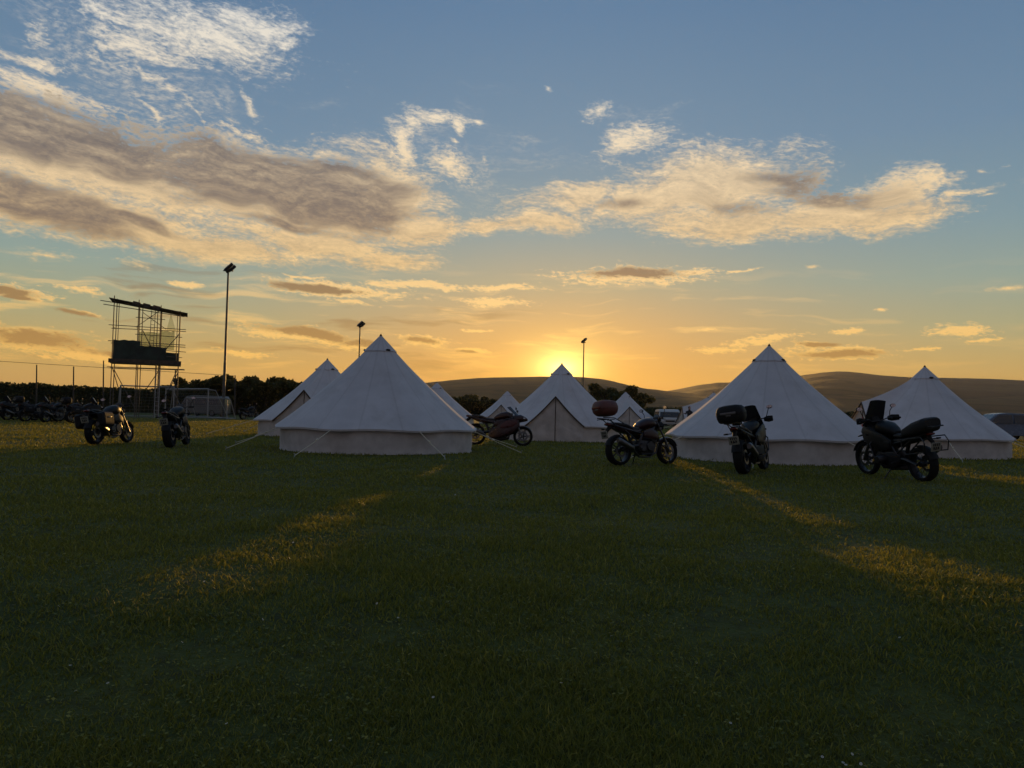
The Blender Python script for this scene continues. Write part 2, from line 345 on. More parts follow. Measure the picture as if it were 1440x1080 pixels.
# ------------------------------------------------------------------ mesh builder
class MB:
    def __init__(s): s.v = []; s.f = []; s.m = []
    def add(s, vs, fs, mi=0):
        o = len(s.v); s.v += [tuple(v) for v in vs]; s.f += [tuple(i+o for i in f) for f in fs]; s.m += [mi]*len(fs); return s
    def box(s, c, size, rot=None, bev=0.0, mi=0):
        bm = bmesh.new(); bmesh.ops.create_cube(bm, size=1)
        for v in bm.verts: v.co = Vector((v.co.x*size[0], v.co.y*size[1], v.co.z*size[2]))
        if bev: bmesh.ops.bevel(bm, geom=bm.edges[:], offset=bev, segments=2, profile=.6, affect='EDGES')
        R = rot.to_matrix() if rot is not None and hasattr(rot, 'to_matrix') else (rot or Matrix.Identity(3))
        bm.verts.index_update()
        s.add([R @ v.co + Vector(c) for v in bm.verts], [[v.index for v in f.verts] for f in bm.faces], mi); bm.free(); return s
    def tube(s, pts, r, n=8, mi=0, closed=False):
        pts = [Vector(p) for p in pts]; N = len(pts); rs = r if isinstance(r, (list, tuple)) else [r]*N
        rings = []; up = None
        for i, p in enumerate(pts):
            a = pts[(i-1) % N] if closed or i > 0 else p; b = pts[(i+1) % N] if closed or i < N-1 else p
            d = (b-a).normalized()
            if up is None: up = d.orthogonal().normalized()
            up = (up - d*up.dot(d)); up = up.normalized() if up.length > 1e-6 else d.orthogonal().normalized()
            w = d.cross(up)
            rings.append([p + (up*math.cos(2*math.pi*k/n) + w*math.sin(2*math.pi*k/n))*rs[i] for k in range(n)])
        return s.rings(rings, mi, closed)
    def rings(s, rings, mi=0, closed=False, cap=True):
        n = len(rings[0]); vs = [v for R in rings for v in R]; fs = []
        L = len(rings)
        for i in range(L if closed else L-1):
            j = (i+1) % L
            for k in range(n): fs.append((i*n+k, i*n+(k+1) % n, j*n+(k+1) % n, j*n+k))
        if cap and not closed: fs += [tuple(range(n-1, -1, -1)), tuple((L-1)*n+k for k in range(n))]
        return s.add(vs, fs, mi)
    def loft(s, secs, n=16, axis='x', mi=0):
        "sections (pos, cz, hw, hh, power[, cy]) of superellipses across an axis"
        rings = []
        for q in secs:
            x, cz, hw, hh = q[:4]; p = q[4] if len(q) > 4 else 2.5; cy = q[5] if len(q) > 5 else 0
            R = []
            for k in range(n):
                a = 2*math.pi*(k+.5)/n; c_, s_ = math.cos(a), math.sin(a)
                y = cy + hw*math.copysign(abs(c_)**(2/p), c_); z = cz + hh*math.copysign(abs(s_)**(2/p), s_)
                R.append(Vector((x, y, z)) if axis == 'x' else Vector((y, x, z)) if axis == 'y' else Vector((y, z, x)))
            rings.append(R)
        return s.rings(rings, mi)
    def lathe(s, prof, c=(0, 0, 0), axis='y', n=24, mi=0, closed=False):
        "profile of (radius, along) turned about an axis through c"
        rings = []; c = Vector(c)
        for r, h in prof:
            R = []
            for k in range(n):
                a = 2*math.pi*k/n; u, v = r*math.cos(a), r*math.sin(a)
                R.append(c + (Vector((u, h, v)) if axis == 'y' else Vector((u, v, h)) if axis == 'z' else Vector((h, u, v))))
            rings.append(R)
        return s.rings(rings, mi, closed)
    def prism(s, poly, y0, y1, mi=0):
        "closed outline in x,z pushed from y0 to y1"
        n = len(poly); vs = [(x, y0, z) for x, z in poly] + [(x, y1, z) for x, z in poly]
        fs = [tuple(range(n)), tuple(range(2*n-1, n-1, -1))] + [(i, i+n, (i+1) % n+n, (i+1) % n) for i in range(n)]
        return s.add(vs, fs, mi)
    def grid(s, rows, mi=0, wrap=False):
        n = len(rows[0]); vs = [v for r in rows for v in r]; fs = []
        for i in range(len(rows)-1):
            for k in range(n if wrap else n-1): fs.append((i*n+k, i*n+(k+1) % n, (i+1)*n+(k+1) % n, (i+1)*n+k))
        return s.add(vs, fs, mi)
    def build(s, name, mats, parent=None, smooth=True, ang=38, loc=None):
        me = bpy.data.meshes.new(name); me.from_pydata(s.v, [], s.f)
        for m in (mats if isinstance(mats, (list, tuple)) else [mats]): me.materials.append(MT[m] if isinstance(m, str) else m)
        me.polygons.foreach_set('material_index', s.m)
        bm = bmesh.new(); bm.from_mesh(me); bmesh.ops.recalc_face_normals(bm, faces=bm.faces); bm.to_mesh(me); bm.free()
        if smooth: me.shade_smooth(); me.set_sharp_from_angle(angle=R_(ang))
        o = bpy.data.objects.new(name, me); COL.objects.link(o)
        if parent is not None: o.parent = parent
        if loc is not None: o.location = loc
        return o
def npmesh(name, V, F, mat, smooth=False, parent=None):
    "mesh from numpy arrays, all faces with the same corner count"
    me = bpy.data.meshes.new(name); k = F.shape[1]
    me.vertices.add(len(V)); me.vertices.foreach_set('co', np.ascontiguousarray(V, np.float32).ravel())
    me.loops.add(F.size); me.loops.foreach_set('vertex_index', np.ascontiguousarray(F, np.int32).ravel())
    me.polygons.add(len(F)); me.polygons.foreach_set('loop_start', np.arange(0, F.size, k, dtype=np.int32))
    me.update(calc_edges=True)
    if smooth: me.shade_smooth()
    me.materials.append(mat)
    o = bpy.data.objects.new(name, me); COL.objects.link(o); o.parent = parent
    return o
def tag(o, label=None, cat=None, group=None, kind=None):
    for k, v in (('label', label), ('category', cat), ('group', group), ('kind', kind)):
        if v: o[k] = v
    return o
def empty(name, loc, rz=0.0, rx=0.0):
    o = bpy.data.objects.new(name, None); COL.objects.link(o); o.location = loc; o.rotation_euler = (rx, 0, rz); o.empty_display_size = .2; return o
def children(o): return [c for c in bpy.data.objects if c.parent == o]
def copy_tree(o, parent=None):
    c = o.copy(); COL.objects.link(c)
    if parent is not None: c.parent = parent
    for ch in children(o): copy_tree(ch, c)
    return c

# ------------------------------------------------------------------ ground
def bumpz(x, y):
    a = np.exp(-np.maximum(y - 4, 0)/9.0)*.045 + .007
    a = a*np.clip((150-y)/60, 0, 1)
    z = np.sin(x*.55+y*1.15+.6*np.sin(x*.31))*.35 + np.sin(x*.9-y*1.9+1.3)*.25 + np.sin(-x*.35+y*2.7+.9*np.sin(x*.7+2))*.22 + np.sin(x*1.9+y*.6)*.14 - .3
    return z*a - .17/(1+np.exp(np.clip((y-3.7)/.5, -40, 40))) - .09/(1+np.exp(np.clip((y-3.0)/.3, -40, 40)))
def build_ground():
    def spaced(lo, hi, near, n):
        u = np.linspace(-1, 1, n); s = np.sinh(u*near)/np.sinh(near)
        return np.where(s < 0, -s*lo, s*hi)
    xs = spaced(-4400, 4400, 6.2, 360)
    ys = np.concatenate([[-280, -80, -30, -12, -6], np.arange(-3, 40, .22), 40*np.exp(np.linspace(0, math.log(5000/40), 90))])
    X, Y = np.meshgrid(xs, ys); Z = bumpz(X, Y)
    V = np.stack([X, Y, Z], -1).reshape(-1, 3); n = len(xs)
    i = np.arange(len(ys)-1)[:, None]*n + np.arange(n-1)[None]; i = i.ravel()
    F = np.stack([i, i+1, i+n+1, i+n], 1)
    m = bpy.data.materials.new('turf'); m.use_nodes = True; t = m.node_tree; b = t.nodes['Principled BSDF']
    tc = t.nodes.new('ShaderNodeTexCoord'); P = E(t, tc.outputs['Object'])
    n1 = noise_n(t, P, .35, 5, .6); n2 = noise_n(t, P, 6, 5, .65); n3 = noise_n(t, P, .012, 4, .6)
    c = mix_n(t, n1.step(.3, .7), (.060, .078, .019, 1), (.098, .104, .025, 1))
    c = mix_n(t, n2.step(.42, .72) * .6, c, (.028, .026, .012, 1))
    sy = t.nodes.new('ShaderNodeSeparateXYZ'); t.links.new(P.s, sy.inputs[0])
    far = E(t, sy.outputs[1]).step(120, 320)
    c = mix_n(t, far, c, mix_n(t, n3.step(.4, .6), (.05, .055, .02, 1), (.085, .07, .03, 1)))
    t.links.new(c.s, b.inputs['Base Color']); b.inputs['Roughness'].default_value = .9; b.inputs['Specular IOR Level'].default_value = .15
    bn = t.nodes.new('ShaderNodeBump'); bn.inputs['Strength'].default_value = .9; bn.inputs['Distance'].default_value = .06
    t.links.new((n2 * .6 + noise_n(t, P, 25, 3, .6) * .4).s, bn.inputs['Height']); t.links.new(bn.outputs[0], b.inputs['Normal'])
    o = npmesh('ground', V, F, m, True); tag(o, 'dark mown turf of the sports field running out to farmland', 'ground', kind='structure')
build_ground()

def grass(nblades=430000):
    rng = np.random.default_rng(3)
    # ground distance drawn so that blades per picture area stay even
    def draw(n):
        u = rng.random(n); d = 1.7*(62/1.7)**(u**1.0)
        a = (rng.random(n)*2-1)*R_(44)
        return d, a
    d, a = draw(int(nblades*1.5))
    x = d*np.sin(a); y = d*np.cos(a)
    # tufts: thin out by patches
    patch = np.sin(x*1.7+np.sin(y*2.3)*1.2)*np.cos(y*1.9+np.sin(x*1.3)) + .6*np.sin(x*5.1+y*3.3)*np.sin(y*6.1-x*2.2)
    keep = rng.random(len(x)) < (.62 + .3*patch)
    x, y, d, patch = x[keep][:nblades], y[keep][:nblades], d[keep][:nblades], patch[keep][:nblades]; n = len(x)
    h = (.026 + .022*rng.random(n) + .010*patch + .03*(rng.random(n) < .03))*np.clip(.8 + d/30, .8, 1.8)
    w = .0023*(d/2.5)**.74*(.7+.6*rng.random(n))
    yaw = rng.random(n)*6.283; lean = .25+rng.random(n)*.9
    dx, dy = np.cos(yaw), np.sin(yaw); fx = rng.random(n)*6.283; wx, wy = np.cos(fx), np.sin(fx)
    z0 = bumpz(x, y) - .004
    def pt(t, side, bend): return np.stack([x + dx*h*lean*t**2*bend + wx*w*side, y + dy*h*lean*t**2*bend + wy*w*side, z0 + h*t*(1-.25*lean*t)], 1)
    V = np.stack([pt(0, -1, 1), pt(0, 1, 1), pt(.55, .8, 1), pt(.55, -.8, 1), pt(1, 0, 1)], 1).reshape(-1, 3)
    b = np.arange(n)*5
    F = np.concatenate([np.stack([b, b+1, b+2], 1), np.stack([b, b+2, b+3], 1), np.stack([b+3, b+2, b+4], 1)])
    # small clover leaves close to the camera
    k = 20000; u = rng.random(k); d2 = 1.7*(16/1.7)**u; a2 = (rng.random(k)*2-1)*R_(44); cx, cy = d2*np.sin(a2), d2*np.cos(a2)
    cp = np.sin(cx*2.1+1)*np.sin(cy*1.7+np.sin(cx)) > -.1; cx, cy, d2 = cx[cp], cy[cp], d2[cp]; k = len(cx)
    r = (.004+.0045*rng.random(k))*(d2/2.5)**.5; th = rng.random(k)*6.283; cz = bumpz(cx, cy) + .018+.02*rng.random(k)
    tx, ty = (rng.random(k)-.5)*.9, (rng.random(k)-.5)*.9
    Q = []
    for i in range(4):
        q = th + i*math.pi/2; ox, oy = r*np.cos(q), r*np.sin(q); Q.append(np.stack([cx+ox, cy+oy, cz+ox*tx+oy*ty], 1))
    V2 = np.stack(Q, 1).reshape(-1, 3); b2 = np.arange(k)*4 + len(V)
    F = np.concatenate([F, np.stack([b2, b2+1, b2+2], 1), np.stack([b2, b2+2, b2+3], 1)])
    m = leafmat('grass_blade', (.142, .172, .038), .40)
    o = npmesh('grass', np.concatenate([V, V2]), F, m)
    tag(o, 'short dark green grass covering the field around the tents', 'grass', kind='stuff')
grass()

# ------------------------------------------------------------------ hills
def ridge(name, pts, R, r0, back, label, seed, col):
    pa = [azel(*p) for p in pts]; A = np.array([p[0] for p in pa]); Ee = np.array([p[1] for p in pa])
    az = np.linspace(A[0], A[-1], 260); el = np.interp(az, A, Ee)
    ker = np.hanning(13); ker /= ker.sum(); el = np.convolve(np.pad(el, 6, 'edge'), ker, 'valid')
    ss = np.concatenate([np.linspace(0, 1, 46), 1 + np.linspace(.04, .7, 9)])
    rows = []
    for s in ss:
        r = r0 + (R-r0)*min(s, 1) + max(s-1, 0)*back
        row = []
        for a, e in zip(az, el):
            g = (min(s, 1))**1.25 if s <= 1 else 1-(s-1)*1.2
            top = CAMH + R*math.tan(R_(max(e, -.02)))/math.cos(R_(a))
            x, y = r*math.tan(R_(a)), r
            h = top*g - 1.5*(s < .02)
            wob = noise.noise(Vector((x*.003, y*.003, seed)))*.06 + noise.noise(Vector((x*.011, y*.011, seed+3)))*.012
            h += top*wob*min(s, 1)*(1-min(s, 1))*3.0 if s <= 1 else 0
            if s > .9: h += noise.noise(Vector((x*.03, y*.03, seed)))*.8
            row.append((x, y, max(h, -2)))
        rows.append(row)
    m = bpy.data.materials.new('moorland'); m.use_nodes = True; t = m.node_tree; b = t.nodes['Principled BSDF']
    tc = t.nodes.new('ShaderNodeTexCoord'); P = E(t, tc.outputs['Object'])
    v = t.nodes.new('ShaderNodeTexVoronoi'); v.inputs['Scale'].default_value = .006; t.links.new(vmath(t, 'ADD', P, vmath(t, 'MULTIPLY', noise_n(t, P, .004, 3, .5, color=True), (90, 90, 0))).s, v.inputs['Vector'])
    v2 = t.nodes.new('ShaderNodeTexVoronoi'); v2.feature = 'DISTANCE_TO_EDGE'; v2.inputs['Scale'].default_value = .006; t.links.new(v.inputs['Vector'].links[0].from_socket, v2.inputs['Vector'])
    c = Vector(col)
    cc = mix_n(t, E(t, v.outputs['Color'])._m('MULTIPLY', 1.0), (*(c*.55), 1), (c.x*1.6, c.y*1.5, c.z*1.2, 1))
    cc = mix_n(t, noise_n(t, P, .012, 6, .65).step(.35, .7) * .5, cc, (*(c*.6), 1))
    cc = mix_n(t, E(t, v2.outputs[0]).step(.06, .02) * .85, cc, (.008, .011, .005, 1))
    t.links.new(cc.s, b.inputs['Base Color']); b.inputs['Roughness'].default_value = .95; b.inputs['Specular IOR Level'].default_value = .1
    mb = MB().grid(rows); o = mb.build(name, m, None, True, 180); tag(o, label, 'hill', kind='structure'); return o
ridge('hill', [(250, 551), (400, 547), (520, 545), (560, 543), (600, 538), (640, 534), (680, 531), (740, 530), (790, 529), (830, 531), (855, 534), (880, 541), (905, 546), (940, 550), (1000, 557), (1100, 566), (1250, 578)], 2400, 420, 900,
      'low broad moorland hill right under the setting sun', 1.0, (.050, .042, .020))
ridge('hill', [(880, 560), (905, 555), (935, 550.5), (960, 546), (985, 541), (1010, 538), (1040, 537.5), (1080, 537), (1150, 540), (1300, 560)], 3300, 900, 900,
      'small far hill between the sunset hill and the tall tent', 5.0, (.055, .042, .021))
ridge('hill', [(960, 568), (1010, 553), (1060, 541), (1100, 532), (1130, 527.5), (1155, 524), (1180, 522), (1205, 523.5), (1240, 528), (1290, 531), (1340, 531.5), (1390, 532.5), (1440, 535), (1520, 538), (1650, 545)], 3000, 520, 900,
      'rounded dark hill with a flat top rising at the right', 9.0, (.044, .038, .021))

# ------------------------------------------------------------------ haze
def haze():
    o = MB().box((0, 2460, 110), (9200, 5600, 226)).build('haze', [], None, False)
    m = bpy.data.materials.new('haze'); m.use_nodes = True; t = m.node_tree; t.nodes.clear()
    out = t.nodes.new('ShaderNodeOutputMaterial'); v = t.nodes.new('ShaderNodeVolumePrincipled')
    v.inputs['Color'].default_value = (.95, .93, .9, 1); v.inputs['Density'].default_value = HAZE; v.inputs['Anisotropy'].default_value = .38
    t.links.new(v.outputs[0], out.inputs['Volume']); o.data.materials.append(m)
    tag(o, 'warm evening haze over the far hills', 'haze', kind='stuff')
HAZE = 0.48e-4
haze()

# ------------------------------------------------------------------ bell tents
def make_tent(c, H, R, label, door=None, rope0=-90, vent0=-170, rd=None, dh=1.74, hw=.60, nr=8, seed=0.0, sag=.13):
    T = empty('bell_tent', c); tag(T, label, 'tent', 'white bell tents pitched on the field')
    hd = R_(25); dth = None if door is None else R_(door); rd = rd or R*.86; wr = R - .13; r_0 = R_(rope0)
    def ze(th): return hw + .014*math.cos(nr*(th-r_0)+math.pi)
    def cr_(th, t): return (R*(1+.016*math.cos(nr*(th-r_0))*t))*t - sag*math.sin(math.pi*t)
    def cone(th, t, off=0.0):
        r = max(cr_(th, t), .0) + .025 + off
        w = noise.noise(Vector((math.cos(th)*3, math.sin(th)*3, t*3+seed)))*.05*t + noise.noise(Vector((math.cos(th)*11, math.sin(th)*11, t*2.5+seed)))*.03*t*t + .016*t**2.2*math.cos(2*nr*(th-r_0)+math.sin(5*th+seed))
        return Vector((math.cos(th)*(r+w), math.sin(th)*(r+w), H - (H-ze(th))*t))
    def rid(t):
        z = H - (H-dh)*t; tc = (H-z)/(H-hw); rc = cr_(dth, tc)+.025
        r = rc + (rd - (cr_(dth, (H-dh)/(H-hw))+.025))*t**2.3
        return Vector((math.cos(dth)*r, math.sin(dth)*r, z))
    def roofp(th, t):
        if dth is not None:
            f = (th-dth+math.pi) % (2*math.pi) - math.pi
            if abs(f) < hd:
                e = cone(dth+math.copysign(hd, f), t); s = 1-abs(f)/hd
                q = e.lerp(rid(t), s); q.z -= .05*math.sin(math.pi*s)*t; return q
        return cone(th, t)
    N = 96; base = dth if dth is not None else 0
    ths = [base + 2*math.pi*k/N for k in range(N)]
    ts = [i/22 for i in range(23)]
    rows = [[roofp(th, max(t, .001)) for th in ths] for t in ts]
    rows.append([Vector((p.x*.997, p.y*.997, p.z-.045)) for p in rows[-1]])
    MB().grid(rows, wrap=True).build('roof', 'canvas', T, True, 28)
    # apex cap with vents under its hem
    cap = []
    for t in (.001, .03, .07, .11, .15, .172): cap.append([cone(th, t, .012 + .02*t/.17) for th in ths])
    cap.append([Vector((p.x*.96, p.y*.96, p.z-.02)) for p in cap[-1]])
    CP = MB().grid(cap, wrap=True).build('apex_cap', 'canvas', T, True, 40)
    MB().loft([(H-.05, 0, .05, .05, 2), (H+.02, 0, .035, .035, 2), (H+.06, 0, .012, .012, 2)], 10, 'z').build('pole_tip', 'trim', T)
    for k in range(3):
        a = R_(vent0 + 120*k); p = cone(a, .158, .055); n = Vector((math.cos(a), math.sin(a), .75)).normalized(); s = Vector((-math.sin(a), math.cos(a), 0)); d = n.cross(s)
        m = MB(); rr = []
        for q, sc_ in ((0, 1), (.045, .85), (.07, .3)):
            rr.append([p + s*math.cos(u)*.075*sc_ + d*math.sin(u)*.034*sc_ + n*q*.5 - n*.02 for u in [2*math.pi*i/12 for i in range(12)]])
        m.rings(rr); m.build('vent', 'vent', T)
    # wall
    w = []
    wt = ths if dth is None else [dth + hd + (2*math.pi-2*hd)*k/84 for k in range(85)]
    for z in (0.0, .05, .2, .38, .52, hw+.01):
        row = []
        for th in wt:
            wob = noise.noise(Vector((math.cos(th)*7, math.sin(th)*7, z*2+seed)))*.035 + noise.noise(Vector((th*9, z*5, seed+4)))*.012
            r = wr + wob + .02*math.sin(math.pi*z/hw) + (.03 if z == 0 else 0)
            row.append(Vector((r*math.cos(th), r*math.sin(th), z - (.01 if z == 0 else 0))))
        w.append(row)
    MB().grid(w, wrap=dth is None).build('wall', 'wall', T, True, 60)
    if dth is not None:
        D = MB(); us = [i/24 for i in range(25)]; rows = []
        top = [roofp(dth - hd*.999 + 2*hd*.999*u, 1.0)*1.0 for u in us]
        for v in [j/14 for j in range(15)]:
            row = []
            for u, p in zip(us, top):
                k = .975 - .01*abs(u-.5)
                q = Vector((p.x*k, p.y*k, (p.z-.04)*(1-v) - .01*v))
                wob = noise.noise(Vector((u*6, v*5+seed, 2)))*.045*math.sin(math.pi*v) + .014*math.sin(v*38+u*9+seed)*math.sin(math.pi*u)
                q += Vector((math.cos(dth), math.sin(dth), 0))*(wob + .03*v)
                row.append(q)
            rows.append(row)
        DR = D.grid(rows).build('door', 'wall', T, True, 60)
        mid = rows; MB().tube([r[12] + Vector((math.cos(dth), math.sin(dth), 0))*.012 for r in mid], .014, 6).build('zip', 'trim', DR)
        MB().tube([Vector((p.x*1.005, p.y*1.005, p.z-.03)) for p in top], .028, 6).build('door_trim', 'trim', T)
    # guy ropes
    for k in range(nr):
        th = r_0 + 2*math.pi*k/nr
        if dth is not None and abs((th-dth+math.pi) % (2*math.pi)-math.pi) < R_(20): continue
        d = Vector((math.cos(th), math.sin(th), 0)); s = Vector((-d.y, d.x, 0)); L = 1.5 + .25*math.sin(k*2.3+seed)
        p0 = cone(th, 1.0); p0.z -= .02; p1 = d*(R+L); p1.z = .05
        m = MB().tube([p0, p0.lerp(p1, .5) - Vector((0, 0, .015)), p1], .0095, 5)
        a = p0.lerp(p1, .38); m.tube([a, a.lerp(p1, .08)], .022, 6)
        G = m.build('guy_rope', 'rope', T)
        MB().tube([p1 + d*.05 - Vector((0, 0, .09)), p1 - d*.01 + Vector((0, 0, .03)), p1 + d*.03 + Vector((0, 0, .045))], .011, 6).build('peg', 'peg', G)
    return T
make_tent(gp(531, 20.9), 3.08, 2.66, 'large white bell tent left of centre, showing its plain back with two front guy ropes', 92, -104, -172, seed=1)
make_tent(gp(457, 30.2), 2.98, 2.62, 'white bell tent with triangular door, half hidden behind the large left tent', -97, -20, -165, seed=2)
make_tent(gp(613, 52), 2.95, 2.65, 'white bell tent of which only the right slope shows behind the large left tent', 110, -85, -170, seed=3)
make_tent(gp(788, 31.5), 3.09, 2.65, 'white bell tent with zipped door facing the viewer, setting sun behind its tip', -99, -45, -175, seed=4)
make_tent(gp(712.5, 71), 3.0, 2.65, 'small distant white bell tent behind the red sports motorcycle', -103, -60, -170, seed=5)
make_tent(gp(879, 64), 2.95, 2.65, 'small distant white bell tent behind the motorcycle with the red top box', -90, -45, -170, seed=6)
make_tent(gp(1003, 55), 2.8, 2.65, 'distant white bell tent beside the old white van, its porch pointing left', 184, -80, -170, seed=7)
make_tent(gp(1080, 20.6), 3.02, 2.65, 'large white bell tent right of centre, behind the motorcycle with black top case', 84, -68, -172, seed=8)
T9 = make_tent(gp(1300, 25.0), 2.86, 2.5, 'white bell tent at the far right with a pointed porch on its left side', 184, -60, -90, rd=2.12, dh=1.68, seed=9)

# ------------------------------------------------------------------ motorcycles
def wheel(P, x, r, wd, style='cast', side=1):
    W = MB(); q = r - .075
    W.lathe([(q, -wd*.36), (q+.022, -wd*.40), (q+.022, wd*.40), (q, wd*.36), (q-.012, 0)], (x, 0, r), 'y', 32, 0, True)
    W.lathe([(.001, -.06), (.045, -.06), (.05, 0), (.045, .06), (.001, .06)], (x, 0, r), 'y', 16)
    n = 10 if style == 'cast' else 24
    for k in range(n):
        a = 2*math.pi*(k//2)/(n/2) + (.16 if k % 2 else -.16); b = 2*math.pi*(k//2)/(n/2) + (.10 if k % 2 else -.10)*(1 if style == 'cast' else -3)
        y = .03*(1 if k % 2 else -1)
        W.tube([(x+.04*math.cos(a), y, r+.04*math.sin(a)), (x+q*math.cos(b), y*.4, r+q*math.sin(b))], .012 if style == 'cast' else .004, 6)
    o = W.build('wheel', 'steel', P)
    prof = [(r-.075, -wd*.40), (r-.05, -wd*.5), (r-.02, -wd*.46), (r-.004, -wd*.25), (r, 0), (r-.004, wd*.25), (r-.02, wd*.46), (r-.05, wd*.5), (r-.075, wd*.40)]
    MB().lathe(prof, (x, 0, r), 'y', 40, 0, True).build('tyre', 'rubber', o)
    B = MB()
    for y in ((.075, -.075) if x > 0 else (-.085,)):
        B.lathe([(.145, y-.003), (.145, y+.003), (.095, y+.003), (.095, y-.003)], (x, 0, r), 'y', 28, 0, True)
    B.build('brake_disc', 'alu', o)
    return o
def mirrors(P, x, z, out=.40, up=.20):
    for s in (1, -1):
        m = MB().tube([(x, s*.28, z), (x+.03, s*(out-.04), z+up*.6), (x, s*out, z+up)], .008, 6)
        rr = [[Vector((x+dx, s*(out+.02)+.062*k*math.cos(a), z+up+.02+.038*k*math.sin(a))) for a in [2*math.pi*i/14 for i in range(14)]] for dx, k in ((.035, .3), (.025, .85), (0, 1), (-.006, .97))]
        m.rings(rr); M_ = m.build('mirror', 'plastic', P)
        MB().rings([[Vector((x-.0085, s*(out+.02)+.056*math.cos(a)*k, z+up+.02+.033*math.sin(a)*k)) for a in [2*math.pi*i/14 for i in range(14)]] for k in (1, .5)]).build('mirror_glass', 'mirror', M_)
def make_bike(label, pos, heading, style='naked', tank='black', top=None, panniers=False, lean=8, group='motorcycles parked between the tents', plate=True, bag=False, scale=1.0):
    P = empty('motorcycle', pos, R_(heading), R_(-lean)); P.scale = (scale,)*3
    tag(P, label, 'motorcycle', group)
    adv = style == 'adventure'; sport = style == 'sport'; tour = style == 'tourer'
    rr, rf = .318, (.335 if adv else .300); xr, xf = -.71, (.80 if adv else .74)
    wheel(P, xr, rr, .19 if not adv else .18, 'wire' if adv else 'cast'); wheel(P, xf, rf, .12, 'wire' if adv else 'cast')
    hz = 1.12 if adv else .86 if sport else 1.04 if tour else 1.00            # handlebar height
    head = Vector((.40, 0, .93))
    # fork, yokes, front mudguard
    F = MB(); ax = Vector((xf, 0, rf)); dirn = (head - ax).normalized()
    for s in (1, -1):
        a = ax + Vector((-.02, s*.10, -.02)); b = ax + dirn*.34 + Vector((0, s*.10, 0)); e = ax + dirn*.78 + Vector((0, s*.10, 0))
        F.tube([a, b], .030, 10); F.tube([b, e], .021, 10)
    for q in (.56, .76): F.box(ax+dirn*q, (.07, .26, .035), Matrix.Rotation(-.42, 3, 'Y'), .01)
    F.build('fork', 'alu', P)
    for s in (1, -1): MB().box(ax+Vector((-.09, s*.10, .10)), (.06, .035, .09), Matrix.Rotation(-.5, 3, 'Y'), .012).build('brake_caliper', 'alu', P)
    g = MB(); rows = []
    for k in range(13):
        a = R_(20 + 125*k/12); rg = rf + (.022 if not adv else .05)
        rows.append([(xf+(rg-abs(u)*.05)*math.cos(a), u*.145, rf+(rg-abs(u)**2*.12)*math.sin(a)) for u in (-.5, -.35, -.15, .15, .35, .5)])
    g.grid(rows); g.build('front_mudguard', tank if not adv else 'plastic', P)
    # frame, swingarm, engine, radiator, exhaust
    f = MB()
    for s in (1, -1):
        f.tube([(.38, s*.05, .86), (.20, s*.16, .78), (-.12, s*.16, .66), (-.24, s*.14, .46), (-.20, s*.13, .30)], .026, 8)
        f.tube([(.36, s*.05, .78), (.30, s*.14, .55), (.16, s*.15, .24), (-.16, s*.14, .22)], .018, 8)
        f.tube([(-.14, s*.15, .68), (-.50, s*.13, .76), (-.88, s*.09, .86)], .016, 8)
        f.tube([(-.24, s*.14, .50), (-.60, s*.12, .76)], .014, 8)
    f.build('frame', 'steel', P)
    s_ = MB()
    for s in (1, -1): s_.tube([(-.22, s*.12, .42), (-.45, s*.135, .40), (xr, s*.125, rr)], [.035, .032, .024], 8)
    s_.build('swingarm', 'steel', P)
    MB().tube([(-.30, .0, .42), (-.42, 0, .72)], .035, 10).build('shock_absorber', 'steel', P)
    e = MB()
    e.box((-.02, 0, .40), (.46, .34, .26), Matrix.Rotation(.05, 3, 'Y'), .05); e.box((.02, 0, .29), (.36, .26, .14), None, .04)
    e.lathe([(.001, -.20), (.10, -.20), (.115, -.17), (.115, .17), (.10, .20), (.001, .20)], (.08, 0, .40), 'y', 20)
    e.lathe([(.001, -.19), (.085, -.19), (.095, -.17), (.095, .17), (.085, .19), (.001, .19)], (-.14, 0, .38), 'y', 20)
    for k in range(6): e.box((.16+.018*k, 0, .52+.032*k), (.20-.004*k, .36-.01*k, .018), Matrix.Rotation(.5, 3, 'Y'), .004)
    if adv or style == 'boxer':
        for s in (1, -1): e.loft([(s*.16, .40, .10, .085, 3, .05), (s*.30, .39, .10, .085, 3, .05), (s*.37, .39, .07, .06, 3, .05)], 12, 'y')
    e.build('engine', 'steel', P)
    MB().box((.345, 0, .62), (.05, .32, .26), Matrix.Rotation(-.25, 3, 'Y'), .012).build('radiator', 'plastic', P)
    x = MB()
    for s in (-.11, -.04, .04, .11): x.tube([(.24, s, .56), (.36, s*1.05, .44), (.30, s*.9, .26), (.10, s*.5-.03, .17), (-.20, -.08, .18)], .02, 8)
    x.tube([(-.20, -.08, .18), (-.36, -.16, .26), (-.48, -.20, .36)], .026, 8)
    X = x.build('exhaust', 'alu', P)
    dz = .16 if not adv else .25
    MB().loft([(-.44, .345, .035, .035, 2, -.205), (-.47, .355, .055, .06, 2.4, -.21), (-.86, .355+dz, .06, .07, 2.4, -.23), (-.91, .36+dz, .045, .05, 2.2, -.23)], 16).build('silencer', 'alu', X)
    # tank, seat, tail
    th = 1.06 if adv else 1.0
    MB().loft([(.43, .88*th, .05, .04), (.37, .90*th, .13, .09), (.24, .925*th, .17, .125), (.06, .90*th, .165, .12), (-.08, .86*th, .12, .085), (-.16, .82*th, .08, .045)], 20).build('fuel_tank', tank, P)
    sz = .04 if adv else 0
    MB().loft([(-.08, .79+sz, .07, .03, 3), (-.18, .785+sz, .12, .04, 3), (-.36, .79+sz, .15, .045, 3), (-.44, .82+sz, .145, .05, 3), (-.52, .855+sz, .13, .05, 3), (-.72, .88+sz, .115, .045, 3), (-.84, .90+sz, .07, .03, 3)], 16).build('seat', 'seat', P)
